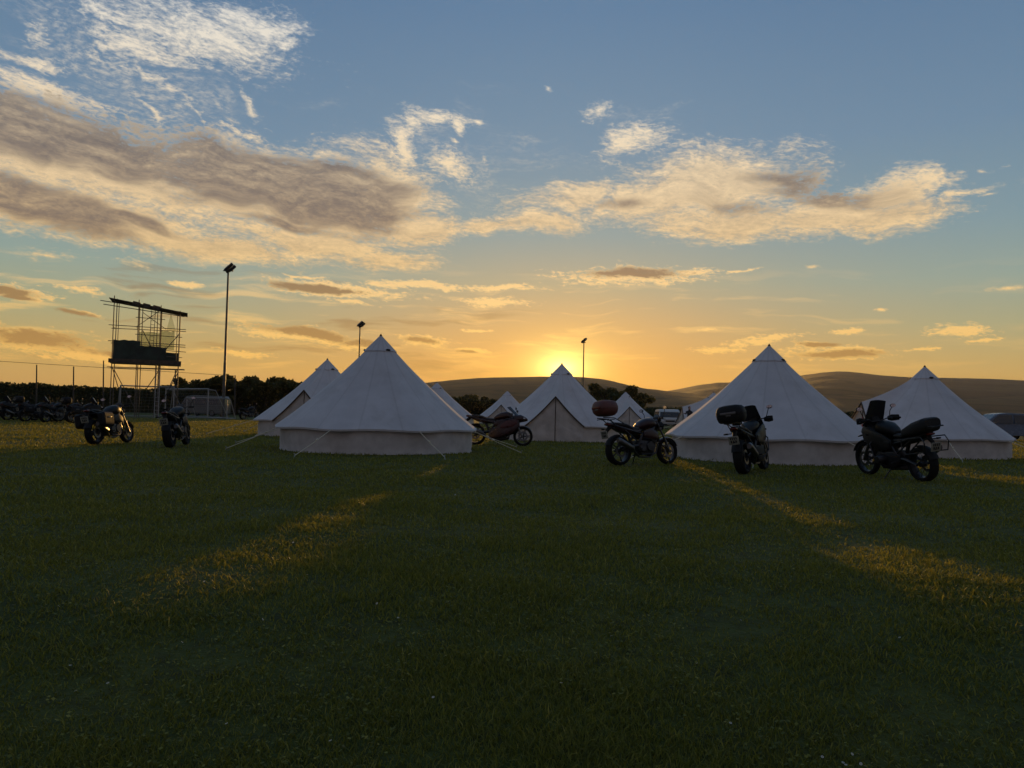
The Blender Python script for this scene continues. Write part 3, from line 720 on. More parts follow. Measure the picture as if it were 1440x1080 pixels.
    MB().loft([(-.14, .72, .13, .06, 3), (-.42, .74, .145, .07, 3), (-.66, .79, .12, .07, 3), (-.86, .86, .09, .05, 3), (-.99, .90, .045, .025, 3)], 16).build('tail_unit', tank, P)
    for s in (1, -1): MB().loft([(.30, .62, .02, .08, 3, s*.19), (.12, .68, .025, .12, 3, s*.205), (-.12, .66, .02, .07, 3, s*.19)], 12).build('side_panel', tank, P)
    # rear mudguard, plate, lights
    mg = MB(); rows = []
    for k in range(9):
        a = R_(70 + 90*k/8); rg = rr + .035
        rows.append([(xr+(rg-abs(u)**2*.12)*math.cos(a), u*.20, rr+(rg-abs(u)**2*.12)*math.sin(a)) for u in (-.5, -.3, 0, .3, .5)])
    mg.grid(rows); mg.tube([(-.90, 0, .84), (-1.0, 0, .74), (-1.06, 0, .60)], [.05, .035, .03], 8); RM = mg.build('rear_mudguard', 'plastic', P)
    pl = MB().box((-1.075, 0, .655), (.012, .20, .165), Matrix.Rotation(-.22, 3, 'Y'), .003)
    if plate:
        for (yy, zz, ww) in ((.055, .692, .03), (.018, .692, .03), (-.019, .692, .03), (-.056, .692, .03), (.045, .632, .04), (0, .632, .035), (-.045, .632, .04)):
            pl.box((-1.083+(zz-.655)*-.22, yy, zz), (.004, ww*.72, .048), Matrix.Rotation(-.22, 3, 'Y'), 0, 1)
    pl.build('number_plate', ['plate', 'ink'], RM)
    MB().loft([(-.95, .875, .075, .03, 3), (-1.015, .885, .06, .022, 3), (-1.03, .887, .03, .012, 3)], 12).build('tail_light', 'taillens', P)
    for (xx, zz, w) in ((-.96, .79, .17), (.46, .84, .20)):
        for s in (1, -1):
            MB().tube([(xx, s*.05, zz), (xx, s*(w-.03), zz)], .009, 6).loft([(s*(w-.035), zz, .022, .018, 2.4, xx), (s*(w+.04), zz, .016, .014, 2.4, xx)], 10, 'y').build('indicator', 'plastic', P)
    # controls
    hb = MB(); hw_ = .34 if sport else .42 if adv else .37
    hb.tube([(.30, hw_, hz), (.36, hw_*.55, hz+.02), (.42, .10, hz-.03), (.42, -.10, hz-.03), (.36, -hw_*.55, hz+.02), (.30, -hw_, hz)], .012, 8)
    HB = hb.build('handlebar', 'steel', P)
    for s in (1, -1):
        MB().tube([(.325, s*hw_*.70, hz+.008), (.295, s*(hw_+.02), hz-.002)], .019, 10).build('grip', 'rubber', HB)
        MB().tube([(.36, s*hw_*.68, hz), (.42, s*hw_*.8, hz-.01), (.38, s*(hw_+.01), hz-.02)], .007, 6).build('lever', 'alu', HB)
        if adv or tour:
            MB().loft([(s*hw_*.62, hz, .015, .04, 3, .43), (s*hw_*.85, hz, .02, .065, 3, .445), (s*(hw_+.05), hz, .02, .055, 3, .38)], 10, 'y').build('hand_guard', 'plastic', HB)
    mirrors(P, .40 if not sport else .52, hz+.02 if not sport else hz+.12, .36 if not sport else .38, .20 if not sport else .10)
    MB().box((.46, 0, hz+.01), (.05, .16, .10), Matrix.Rotation(.6, 3, 'Y'), .015).build('instrument_panel', 'plastic', P)
    if style == 'naked':
        MB().loft([(.44, .86, .08, .09, 2.2), (.55, .86, .105, .11, 2.2), (.60, .86, .10, .10, 2.2)], 16).build('headlight', 'plastic', P)
        MB().loft([(.600, .86, .092, .095, 2.2), (.625, .86, .05, .055, 2.2)], 16).build('headlight_lens', 'lens', P)
        MB().loft([(.47, 1.0, .10, .02, 3), (.50, 1.07, .09, .05, 3), (.53, .98, .11, .03, 3)], 12).build('fly_screen', 'screen', P)
    else:
        fz = .10 if adv else 0
        fr = MB().loft([(.30, .74+fz, .17, .12, 3), (.48, .80+fz, .20, .14, 3), (.66, .84+fz*.8, .16, .12, 2.6), (.80, .82+fz*.6, .09, .07, 2.4), (.87, .80+fz*.5, .03, .03, 2.2)], 18).build('fairing', tank, P)
        for s in (1, -1): MB().loft([(.74, .84+fz*.6, .035, .03, 2.4, s*.085), (.80, .835+fz*.6, .03, .025, 2.4, s*.07)], 12).build('headlight', 'lens', P)
        if adv:
            MB().loft([(.62, .80, .07, .03, 3), (.86, .80, .06, .02, 3), (1.02, .765, .02, .012, 3)], 12).build('beak', tank, P)
        top_z = 1.50 if adv else 1.36 if tour else 1.20
        rows = []
        for k in range(7):
            q = k/6; z = (.90+fz) + (top_z-.90-fz)*q; xx = .66 - (.30 if not adv else .22)*q - (.0 if not sport else .02)
            hwk = (.23 - .05*q) if adv else (.19 - .045*q) if not sport else .15-.06*q
            rows.append([(xx-.10*abs(u)**2.2, u*hwk, z-.035*abs(u)**3*q) for u in (-1, -.8, -.5, -.2, .2, .5, .8, 1)])
        sc2 = MB().grid(rows); back = [[(x_-.006, y_, z_) for x_, y_, z_ in r] for r in rows]; sc2.grid(back); sc2.build('windscreen', 'screen', P)
        if sport:
            for s in (1, -1):
                MB().loft([(.62, .66, .02, .10, 3, s*.16), (.44, .60, .035, .22, 3, s*.20), (.15, .50, .035, .24, 3, s*.215), (-.14, .36, .03, .16, 3, s*.19), (-.30, .30, .015, .07, 3, s*.16)], 14).build('side_fairing', 'wine', P)
                MB().loft([(.56, .72, .01, .05, 3, s*.195), (.42, .68, .012, .12, 3, s*.238), (.20, .62, .012, .11, 3, s*.252), (.06, .56, .008, .04, 3, s*.245)], 12).build('fairing_panel', 'red', P)
            MB().loft([(.32, .24, .10, .04, 3), (.05, .19, .15, .06, 3), (-.28, .22, .10, .05, 3)], 14).build('belly_pan', 'black', P)
        if adv or tour:
            for s in (1, -1):
                MB().loft([(.66, .84, .02, .10, 3, s*.15), (.50, .80, .03, .16, 3, s*.18), (.28, .76, .04, .17, 3, s*.20), (.05, .72, .035, .13, 3, s*.19), (-.16, .66, .02, .08, 3, s*.17)], 14).build('side_fairing', 'black', P)
                MB().loft([(.26, .42, .02, .10, 3, s*.17), (.10, .36, .03, .16, 3, s*.19), (-.20, .36, .03, .14, 3, s*.18), (-.34, .42, .015, .06, 3, s*.15)], 12).build('engine_cover', 'plastic', P)
            MB().loft([(.36, .30, .12, .03, 3), (.05, .22, .17, .04, 3), (-.25, .23, .13, .03, 3)], 12).build('sump_guard', 'steel', P)
            for s in (1, -1): MB().tube([(.30, s*.10, .86), (.34, s*.27, .66), (.22, s*.29, .42), (.02, s*.22, .27), (-.10, s*.16, .26)], .013, 8).build('crash_bar', 'steel', P)
    # stand and pegs
    MB().tube([(-.10, .14, .26), (-.06, .24, .13), (-.04, .30, .045)], .013, 8).box((-.04, .305, .045), (.09, .05, .012), None, .004).build('side_stand', 'steel', P)
    for s in (1, -1): MB().tube([(-.24, s*.15, .34), (-.25, s*.29, .34)], .014, 8).build('foot_peg', 'alu', P)
    # luggage
    if top:
        rk = MB()
        for s in (1, -1): rk.tube([(-.60, s*.11, .90), (-.86, s*.12, .97 if top != 'red' else 1.01), (-1.16, s*.10, .985 if top != 'red' else 1.02)], .011, 6); rk.tube([(-.80, s*.10, .83), (-.98, s*.11, .98)], .010, 6)
        for q in (-.86, -1.02, -1.15): rk.tube([(q, .12, .985), (q, -.12, .985)], .009, 6)
        rk.build('luggage_rack', 'steel', P)
        z0 = 1.0 if top != 'red' else 1.06; L0, L1 = (-.78, -1.20) if top != 'red' else (-.76, -1.26); wd = .275 if top != 'red' else .24
        lo, hi = .105, (.215 if top != 'red' else .20)
        mid = (L0+L1)/2; hl = (L0-L1)/2
        def shell(z_list):
            m = MB(); m.loft([(z, 0, wd*k, hl*k2, 3.2, mid) for z, k, k2 in z_list], 22, 'z'); return m
        # loft along z: width in y, length in x
        def zloft(z_list):
            rings = []
            for z, k in z_list:
                R = []
                for i in range(24):
                    a = 2*math.pi*(i+.5)/24; c_, s2 = math.cos(a), math.sin(a)
                    R.append(Vector((mid + hl*k*math.copysign(abs(c_)**.62, c_), wd*k*math.copysign(abs(s2)**.62, s2), z)))
                rings.append(R)
            return MB().rings(rings)
        TB = zloft([(z0, .78), (z0+.02, .88), (z0+.09, .98), (z0+.155, 1.0)] if top != 'red' else [(z0, .55), (z0+.02, .74), (z0+.07, .92), (z0+.12, .98), (z0+.155, 1.0)]).build('top_box', 'plastic' if top != 'red' else 'topred', P)
        zloft([(z0+.158, 1.005), (z0+.20, 1.0), (z0+.27, .92), (z0+.315, .78), (z0+.335, .45)]).build('lid', {'red': 'topred', 'grey': 'plastic'}.get(top, 'plastic'), TB)
        MB().box((L1-.004, 0, z0+.17), (.02, wd*1.1, .05), None, .008).build('reflector', 'taillens' if top == 'red' else 'alu', TB)
        MB().box((L1+.01, 0, z0+.13), (.025, .10, .035), None, .008).build('latch', 'alu', TB)
    if panniers:
        for s in (1, -1):
            pn = MB().loft([(-.40, .62, .05, .14, 4, s*.30), (-.45, .62, .105, .19, 4, s*.30), (-.84, .64, .11, .19, 4, s*.31), (-.90, .65, .06, .14, 4, s*.31)], 16).build('pannier', 'plastic', P)
            MB().box((-.64, s*.415, .68), (.16, .012, .03), None, .004).build('latch', 'alu', pn)
    if adv:
        for s in (1, -1):
            MB().tube([(-.42, s*.15, .80), (-.50, s*.24, .78), (-1.02, s*.25, .84), (-1.10, s*.25, .74), (-1.06, s*.25, .58), (-.62, s*.25, .52), (-.50, s*.24, .62), (-.50, s*.24, .78)], .011, 8).build('pannier_rail', 'steel', P)
        r = MB()
        for s in (1, -1): r.tube([(-.70, s*.12, .93), (-.95, s*.14, 1.02), (-1.16, s*.11, 1.03)], .012, 6)
        for q in (-.92, -1.04, -1.15): r.tube([(q, .13, 1.025), (q, -.13, 1.025)], .010, 6)
        r.build('luggage_rack', 'steel', P)
        MB().loft([(-.34, .86, .10, .03, 3), (-.44, .90, .17, .08, 3.4), (-.70, .97, .21, .13, 3.4), (-.98, 1.05, .22, .13, 3.6), (-1.05, 1.07, .17, .09, 3.4)], 16).build('seat_bag', 'fabric', P)
    return P
make_bike('black motorcycle with twin panniers, leftmost of the near bikes, rear wheel toward the viewer', gp(157, 20.7), 86, 'naked', 'black', None, True)
make_bike('black motorcycle seen from behind, standing before the wide goal', gp(251, 20.2), 98, 'naked', 'black', None, False, lean=7)
make_bike('red and black sports motorcycle seen side on, right of the large left tent', gp(701, 24.9), -4, 'sport', 'wine', None, False, lean=6, scale=1.06)
make_bike('dark motorcycle with a red top box, before the tent with zipped door', gp(905, 16.9), 34, 'naked', 'wine', 'red', False, lean=7)
make_bike('dark touring motorcycle with wide black top case, in front of the large right tent', gp(1061, 15.5), 57, 'tourer', 'black', 'grey', False, lean=9)
make_bike('black adventure motorcycle with tall windscreen, in front of the far right tent', gp(1262, 14.7), 102, 'adventure', 'black', None, False, lean=7)
# the row by the far left hedge, and one behind the tents
far_n = make_bike('black motorcycle with a rounded tail in the distant row at the left edge', gp(28, 43), 66, 'naked', 'black', None, False, group='motorcycles in the distant row at the left')
def far_copy(o, label, pos, h, group='motorcycles in the distant row at the left'):
    c = copy_tree(o); c.location = pos; c.rotation_euler[2] = R_(h); c['label'] = label; c['group'] = group; return c
far_t = make_bike('black motorcycle with a box on its tail, second from the left in the distant row', gp(55, 41), 60, 'tourer', 'black', 'grey', True, group='motorcycles in the distant row at the left')
far_copy(far_n, 'bare black motorcycle in the middle of the distant row at the left', gp(81, 40.5), 72)
far_copy(far_n, 'black motorcycle angled to the right in the distant row, fourth from the left edge', gp(102, 42), 48)
far_copy(far_t, 'black motorcycle with panniers at the right end of the distant row', gp(122, 40), 56)
far_copy(far_t, 'black motorcycle cut by the left edge of the view in the distant row', gp(2, 42.5), 64)
far_copy(far_n, 'black motorcycle close behind the middle of the distant row, tilted on its stand', gp(68, 44), 52)
far_copy(far_n, 'black motorcycle half hidden by the back tent, seen beside the goal', gp(352, 61), 60, 'motorcycles parked between the tents')

# ------------------------------------------------------------------ vehicles
def make_car(label, name, cat, pos, heading, prof, hw, belt, roof, inset, paint, windows, wins_front, wheels, front=None, roofmat=None):
    P = empty(name, pos, R_(heading)); tag(P, label, cat)
    f = lambda z: 1 - inset*max(0, min(1, (z-belt)/(roof-belt)))
    cx = sum(p[0] for p in prof)/len(prof); cz = sum(p[1] for p in prof)/len(prof)
    rings = []
    for y, k in ((-hw, .97), (-hw+.05, .995), (-hw*.6, 1.0), (0, 1.004), (hw*.6, 1.0), (hw-.05, .995), (hw, .97)):
        rings.append([Vector((cx+(x-cx)*k, y*f(z), cz+(z-cz)*k)) for x, z in prof])
    MB().rings(rings).build('body', paint, P, True, 30)
    for s in (1, -1):
        for w in windows:
            a = [Vector((x, s*(hw*f(z)+.006), z)) for x, z in w]; b = [Vector((x, s*(hw*f(z)-.02), z)) for x, z in w]
            MB().rings([a, b]).build('side_window', 'glass', P, False)
    for nm, (x0, z0, x1, z1) in wins_front:
        d = Vector((z1-z0, 0, -(x1-x0))).normalized()*.012
        if nm == 'rear_window': d = -d
        a = [Vector((x, y*hw*f(z)*.9, z))+d for x, z, y in ((x0, z0, -1), (x0, z0, 1), (x1, z1, 1), (x1, z1, -1))]; b = [v-d*2.5 for v in a]
        MB().rings([a, b]).build(nm, 'glass', P, False)
    for x in wheels:
        for s in (1, -1):
            y = s*(hw-.10); W = MB().lathe([(.001, -.09), (.20, -.09), (.21, 0), (.20, .09), (.001, .09)], (x, y, .31), 'y', 24).build('wheel', 'alu', P)
            MB().lathe([(.20, -.10), (.29, -.11), (.315, -.06), (.315, .06), (.29, .11), (.20, .10)], (x, y, .31), 'y', 28, 0, True).build('tyre', 'rubber', W)
    for s in (1, -1):
        xm = max(w[0] for w in windows[0])-.08
        MB().box((xm, s*(hw+.10), belt+.07), (.10, .17, .14), None, .03).build('wing_mirror', paint, P)
    if front: front(P)
    return P
def mpv_front(P):
    for s in (1, -1):
        MB().loft([(1.95, .82, .18, .09, 3, s*.66), (2.12, .78, .12, .07, 3, s*.62)], 12).build('headlight', 'lens', P)
        for x in (.55, -.45): MB().box((x, s*.905, .98), (.16, .02, .03), None, .006).build('door_handle', 'blue', P)
    MB().box((2.16, 0, .42), (.12, 1.66, .22), None, .05).build('bumper', 'carblack', P)
make_car('dark blue people carrier parked at the right edge behind the far right tent', 'parked_car', 'car', gp(1406, 50), 176,
    [(-2.15, .28), (-2.2, .75), (-2.12, 1.05), (-1.98, 1.58), (-1.75, 1.70), (.05, 1.74), (.55, 1.66), (.95, 1.38), (1.32, 1.08), (1.85, .94), (2.12, .78), (2.18, .45), (2.1, .28)], .90, 1.0, 1.74, .17, 'blue',
    [[(-.35, 1.06), (1.02, 1.06), (.78, 1.36), (.45, 1.60), (-.32, 1.62)], [(-1.35, 1.06), (-.45, 1.06), (-.42, 1.62), (-1.32, 1.60)], [(-2.0, 1.08), (-1.45, 1.06), (-1.42, 1.59), (-1.85, 1.55)]],
    [('windscreen', (1.30, 1.10, .62, 1.62)), ('rear_window', (-2.11, 1.1, -1.99, 1.55))], (1.36, -1.36), mpv_front)
def van_front(P):
    for s in (1, -1):
        MB().lathe([(.001, 0), (.11, .0), (.12, .03), (.09, .06), (.001, .07)], (2.17, s*.58, .78), 'x', 16).build('headlight', 'lens', P)
        MB().tube([(1.95, s*.30, 1.18), (1.86, s*.12, 1.52)], .012, 6).build('wiper', 'carblack', P)
    MB().box((2.19, 0, .80), (.05, .72, .16), None, .02).build('grille', 'carblack', P)
    MB().box((2.24, 0, .46), (.16, 1.72, .18), None, .04).build('bumper', 'carblack', P)
    MB().box((2.325, 0, .47), (.012, .50, .11), None, .003).build('number_plate', 'plate', P)
VANP = [(-2.2, .30), (-2.24, 1.0), (-2.16, 1.75), (-2.0, 1.95), (.9, 1.98), (1.45, 1.90), (1.68, 1.72), (2.0, 1.14), (2.16, 1.0), (2.2, .40), (2.1, .30)]
VANW = [[(.75, 1.16), (1.85, 1.16), (1.58, 1.70), (.75, 1.74)], [(-.55, 1.16), (.60, 1.16), (.60, 1.74), (-.55, 1.74)], [(-1.9, 1.16), (-.70, 1.16), (-.70, 1.74), (-1.85, 1.74)]]
make_car('old white camper van facing the viewer between the small tent and the large right tent', 'camper_van', 'van', gp(938, 63), -95, VANP, .88, 1.1, 1.98, .12, 'vanpale', VANW,
    [('windscreen', (1.99, 1.18, 1.70, 1.70)), ('rear_window', (-2.22, 1.2, -2.17, 1.7))], (1.35, -1.3), van_front)
bpy.data.objects['camper_van'].scale = (.95, 1.0, .80)
make_car('pale van parked behind the right hand football goal', 'parked_van', 'van', gp(288, 74), 168, VANP, .88, 1.1, 1.98, .12, 'vangrey', VANW,
    [('windscreen', (1.99, 1.18, 1.70, 1.70)), ('rear_window', (-2.22, 1.2, -2.17, 1.7))], (1.35, -1.3), van_front)

# ------------------------------------------------------------------ floodlights
def floodlight(label, px, Y, top_py, face=0, twin=True):
    b = gp(px, Y); H = at3(px, top_py, Y).z
    P = empty('floodlight_pole', b, R_(face)); tag(P, label, 'floodlight', 'tall floodlight poles round the field')
    MB().tube([(0, 0, -.2), (0, 0, H*.35), (0, 0, H*.36), (0, 0, H-.9)], [.13, .115, .10, .075], 12).box((0, 0, .02), (.5, .5, .05), None, .01).build('pole', 'pole', P)
    br = MB().tube([(-.42, 0, H-.72), (.42, 0, H-.72)], .05, 8).tube([(0, 0, H-1.0), (0, 0, H-.55)], .07, 8); br.build('cross_arm', 'pole', P)
    for k, (x, z, tilt) in enumerate(((-.12, H-.52, .8), (.16, H-.26, .8), (.40, H-.44, .8), (.06, H-.70, .5)) if twin else ((-.2, H-.5, .6), (.25, H-.3, .6))):
        R = Matrix.Rotation(-tilt, 3, 'Y') @ Matrix.Rotation(.35, 3, 'X')
        L = MB().box((x, 0, z), (.52, .5, .24), R, .05); c = Vector((x, 0, z))
        for q in range(5): L.box(c + R @ Vector((-.2+.1*q, 0, .12)), (.02, .45, .06), R)
        l = L.build('lamp_housing', 'lampbody', P)
        MB().box(c + R @ Vector((0, 0, -.125)), (.44, .42, .02), R, .004).build('lamp_glass', 'lens', l)
        MB().tube([(x*.6, 0, H-.75), (x, 0, z-.05)], .03, 6).build('lamp_bracket', 'pole', P)
    return P
floodlight('tall floodlight pole nearest the scaffold tower, with a cluster of lamps', 313.5, 66, 369, 5)
floodlight('distant floodlight pole rising behind the left tents', 502.5, 100, 451, 10)
floodlight('distant floodlight pole right of the sunset tent', 819, 112, 475, -60, False)

# ------------------------------------------------------------------ scaffold tower
def scaffold():
    O = gp(203, 58); P = empty('scaffold_tower', O, R_(23)); tag(P, 'tall scaffold tower with a sheeted platform and sloping roof beside the goals', 'scaffold tower')
    rnd = random.Random(5)
    def X(px): return (px-203)/22.2
    xl, x1, x2, x3, xr = X(153), X(188), X(194), X(222), X(252)
    D = 1.15
    def roofz(x): return 8.68 - (x-xl)/(xr-xl)*.66
    def tub(n, a, b, r=.030): return MB().tube([a, b], r, 8).build(n, 'scaff', P)
    for x in (xl, x1+.05, x3, xr):
        for y in (-D, D): tub('standard', (x, y, 0), (x + rnd.uniform(-.04, .04), y, roofz(x)+rnd.uniform(.05, .35)), .033)
    for x in (X(158), X(248)): tub('standard', (x, D*.3, 4.1), (x, D*.3, roofz(x)), .026)
    tub('ledger', (x1-.2, D*.2, 7.6), (x3+.3, D*.2, 7.55), .024); tub('brace', (x1, -D, 6.8), (x3, -D, 8.1), .022); tub('brace', (x2, D*.2, 8.0), (X(231), D*.2, 6.8), .022)
    for x in (x2, X(217)): tub('standard', (x, D*.2, 0), (x, D*.2, roofz(x)+.15), .030)
    for z in (3.75, 5.6, 6.78):
        for y in (-D, D): tub('ledger', (xl-.3, y, z+rnd.uniform(-.04, .04)), (xr+.45, y, z+rnd.uniform(-.04, .04)), .026)
    tub('ledger', (x1-.1, -D, 6.2), (xr+.2, -D, 6.15), .024); tub('ledger', (X(230), -D, 5.1), (xr+.5, -D, 5.05), .024); tub('ledger', (X(232), -D, 4.65), (xr+.25, -D, 4.62), .024)
    for x in (xl, x1, x3, xr):
        for z in (3.7, 6.7): tub('transom', (x, -D-.25, z), (x, D+.25, z), .026)
    tub('brace', (xl+.05, -D, 3.7), (X(164), -D, 2.2)); tub('brace', (xr-.05, -D, 3.7), (X(240), -D, 2.4)); tub('brace', (x3, D, 3.7), (X(203), D, 2.2)); tub('brace', (xl, D, 3.6), (x1, D, .6)); tub('brace', (xr, D, 3.6), (x3, D, .6))
    tub('brace', (X(231), -D, 5.1), (xr, -D, 6.4)); tub('brace', (x3, D, 4.2), (x2, D, 6.7))
    # deck of boards with toe board
    m = MB()
    for k in range(10): m.box(((xl+xr)/2, -D-.15+.28*k, 4.06+.006*(k % 2)), (xr-xl+.35, .24, .045))
    m.build('deck', 'board', P)
    MB().box(((xl+xr)/2, -D-.32, 4.17), (xr-xl+.4, .035, .30)).build('toe_board', 'board', P)
    # sheeted guard panels
    def sheet(x0, x1_, z0, z1, y, mat, nm, sag=.05, th=.02):
        rows = []
        for j in range(9):
            v = j/8; row = []
            for i in range(15):
                u = i/14; w = noise.noise(Vector((u*4, v*3, x0)))*sag*2
                row.append(Vector((x0+(x1_-x0)*u, y+w, z0+(z1-z0)*v + noise.noise(Vector((u*5, x0, 3)))*.10*v)))
            rows.append(row)
        m_ = MB().grid(rows); m_.grid([[p+Vector((0, th, 0)) for p in r] for r in rows]); return m_.build(nm, mat, P)
    sheet(xl+.05, X(194), 4.30, 5.72, -D-.06, 'sheet', 'guard_panel'); sheet(X(191), X(233), 4.25, 5.35, -D-.10, 'sheet', 'guard_panel'); sheet(xl, xr, 4.25, 5.1, D+.06, 'sheet', 'guard_panel')
    sheet(X(223), X(244), 5.3, 6.75, D, 'net', 'debris_net', .12, .004); sheet(X(189), X(222), 5.3, 6.6, D+.02, 'net', 'debris_net', .08, .004)
    rows = [[Vector((X(231)+(X(237)-X(231))*u+.4*(1-v)*u, D*.8, 6.8+1.35*v*u)) for u in (0, .3, .6, 1)] for v in (0, .3, .6, 1)]
    MB().grid(rows).build('debris_net', 'net', P)
    # sloping roof of boards on beams
    R = MB()
    for k in range(7):
        y = -D-.1+.36*k; a = (xl-.35, y, roofz(xl)+.06+.02*(k % 3)); b = (xr+.55, y, roofz(xr)-.06+.02*(k % 3)); c = ((a[0]+b[0])/2, y, (a[2]+b[2])/2)
        R.box(c, (b[0]-a[0], .32, .05), Matrix.Rotation(math.atan2(a[2]-b[2], b[0]-a[0]), 3, 'Y'))
    for k in range(3):
        z = .0; R.box((X(186+15*k), -D-.2, roofz(X(186+15*k))-.02), (.5, .2, .28), Matrix.Rotation(.2, 3, 'Y'))
    R.build('roof', 'board', P)
    for y in (-D, D): tub('roof_beam', (xl-.9, y, roofz(xl)-.15), (xr+.3, y, roofz(xr)-.05), .03)
    # ladder
    L = MB(); a, b = X(206), X(212)
    for x in (a, b): L.tube([(x, 0, 4.1), (x+.05, .3, 8.2)], .022, 6)
    for k in range(13): L.tube([(a+.004*k, .02*k, 4.4+.3*k), (b+.004*k, .02*k, 4.4+.3*k)], .015, 6)
    L.build('ladder', 'scaff', P)
    L = MB(); a, b = X(219), X(225)
    for x in (a, b): L.tube([(x, -D-.6, 0), (x, -D+.1, 4.1)], .025, 6)
    for k in range(12): L.tube([(a, -D-.6+.057*k, .3+.32*k), (b, -D-.6+.057*k, .3+.32*k)], .016, 6)
    L.build('ladder', 'goalpaint', P)
scaffold()

# ------------------------------------------------------------------ football goals
def goal(label, pos, yaw, W, H, D, r=.055):
    P = empty('football_goal', pos, R_(yaw)); tag(P, label, 'goal', 'football goals at the edge of the field')
    for s in (0, 1):
        MB().tube([(s*W, 0, 0), (s*W, 0, H)], r, 10).build('post', 'goalpaint', P)
        MB().tube([(s*W, 0, H-.03), (s*W, D*.35, H-.1), (s*W, D, .05)], .032, 8).tube([(s*W, 0, .04), (s*W, D, .04)], .03, 8).build('side_stay', 'goalpaint', P)
    MB().tube([(-r, 0, H), (W+r, 0, H)], r, 10).build('crossbar', 'goalpaint', P)
    MB().tube([(0, D, .04), (W, D, .04)], .03, 8).build('ground_bar', 'goalpaint', P)
    N = MB()
    def strand(a, b): N.tube([a, b], .006, 3)
    n = int(W/.28)
    for i in range(n+1): x = W*i/n; strand((x, .03, H-.02), (x, D*.35, H-.12)); strand((x, D*.35, H-.12), (x, D, .06))
    for j in range(10): q = j/9; strand((0, D*.35+D*.65*q, H-.12-(H-.18)*q), (W, D*.35+D*.65*q, H-.12-(H-.18)*q))
    for s in (0, W):
        for j in range(8): q = j/7; strand((s, .02, .1+(H-.15)*q), (s, D*(1-.65*q), .1+(H-.25)*q))
    N.build('net', 'goalnet', P)
goal('pale full size football goal left of the scaffold tower legs', gp(168, 62), 33, 4.0, 2.5, 1.6)
goal('wide football goal with sloping side frame right of the scaffold tower', gp(232, 69), -38, 7.0, 2.44, 1.9)
goal('low small football goal standing in front of the wide goal', gp(262, 63), -14, 3.75, 1.66, 1.2, .045)

# ------------------------------------------------------------------ fence line with a cable at the left
def fence():
    P = empty('fence', gp(60, 82)); tag(P, 'line of tall thin posts joined by a cable along the left skyline', 'fence')
    o = P.location; pts = []
    for px, py in ((-40, 505), (51, 513), (103, 515.5), (145, 507), (246, 520), (330, 528)):
        b = gp(px, 82)-o; t = at3(px+.6, py, 82)-o
        MB().tube([b, t], [.09, .06], 8).build('post', 'post', P); pts.append(at3(px, 508+(px)*.062, 82)-o)
    MB().tube(pts, .022, 5).build('cable', 'post', P)
fence()

# ------------------------------------------------------------------ trees and hedges
def leaf_cards(centres, radii, n, size, rng):
    ci = rng.integers(0, len(centres), n); C = np.array(centres)[ci]; Rr = np.array(radii)[ci]
    d = rng.normal(size=(n, 3)); d /= np.linalg.norm(d, axis=1)[:, None]
    P = C + d*(rng.random(n)**.45)[:, None]*Rr
    a = rng.normal(size=(n, 3)); a /= np.linalg.norm(a, axis=1)[:, None]; b = np.cross(a, rng.normal(size=(n, 3))); b /= np.linalg.norm(b, axis=1)[:, None]
    s = size*(.5+rng.random(n))[:, None]
    V = np.stack([P-a*s*.5, P+b*s*.32, P+a*s*.5, P-b*s*.32], 1).reshape(-1, 3); i = np.arange(n)*4
    return V, np.stack([i, i+1, i+2, i+3], 1)
def make_tree(seed, H, W, n=3000, size=.34, low=.22, clumps=13):
    rng = np.random.default_rng(seed); rr = random.Random(seed)
    P = empty('tree', (0, 0, 0)); T = MB(); T.tube([(0, 0, -.2), (.05, 0, H*.22), (-.04, .05, H*.5), (.02, 0, H*.8)], [.16, .13, .09, .03], 8)
    cs, rs = [], []
    for k in range(clumps):
        a = rr.uniform(0, 6.28); z = H*rr.uniform(low, .86); rad = W*.5*rr.uniform(.25, .85)*(1.1-abs(z/H-.5))
        c = (math.cos(a)*rad, math.sin(a)*rad, z); cs.append(c); q = rr.uniform(.45, .85); rs.append((W*.26*q, W*.26*q, H*.15*q))
        T.tube([(0, 0, z*.6), (c[0]*.6, c[1]*.6, z*.85), c], [.06, .04, .015], 5)
    T.build('trunk', 'bark', P)
    V, F = leaf_cards(cs, rs, n, size, rng); npmesh('crown', V, F, MT['leaf'], parent=P)
    return P
protos = [make_tree(11, 4.6, 4.2), make_tree(12, 5.2, 4.8), make_tree(13, 4.2, 5.0), make_tree(21, 4.6, 4.6, 5200, .36, .06, 24), make_tree(22, 4.0, 6.0, 5600, .36, .05, 26)]
used = set()
def put_tree(k, px, Y, s, rz, label, sz=1.0, group='dark trees along the left skyline'):
    o = protos[k] if k not in used else copy_tree(protos[k]); used.add(k)
    o.location = gp(px, Y); o.scale = (s, s, s*sz); o.rotation_euler = (0, 0, rz); tag(o, label, 'tree', group)
rt = random.Random(9)
xs_t = [449, 464, 236, 249, 262, 276, 289, 303, 318, 331, 346, 359, 373, 386, 399, 412]  # first two are unseen trees, added to keep sun off the distant bike row
words = ['dark tree hidden by the back tent', 'dark tree standing between the two left tents', 'low dark tree at the left end of the skyline row, beside the scaffold legs', 'small dark tree second in the skyline row by the scaffold', 'dark bushy tree behind the goal crossbar', 'dark tree with ragged top over the wide goal', 'dark tree just left of the tall floodlight pole',
    'dark tree right behind the tall floodlight pole', 'dark tree close to the right of the tall floodlight pole', 'dark tree above the right post of the wide goal', 'dark tree between the wide goal and the back tent', 'dark tree over the hidden motorcycle beside the goal',
    'dark tree left of the back tent with a rounded top', 'dark tree whose crown meets the slope of the back tent', 'dark tree partly behind the slope of the back tent', 'dark tree almost hidden behind the upper part of the back tent']
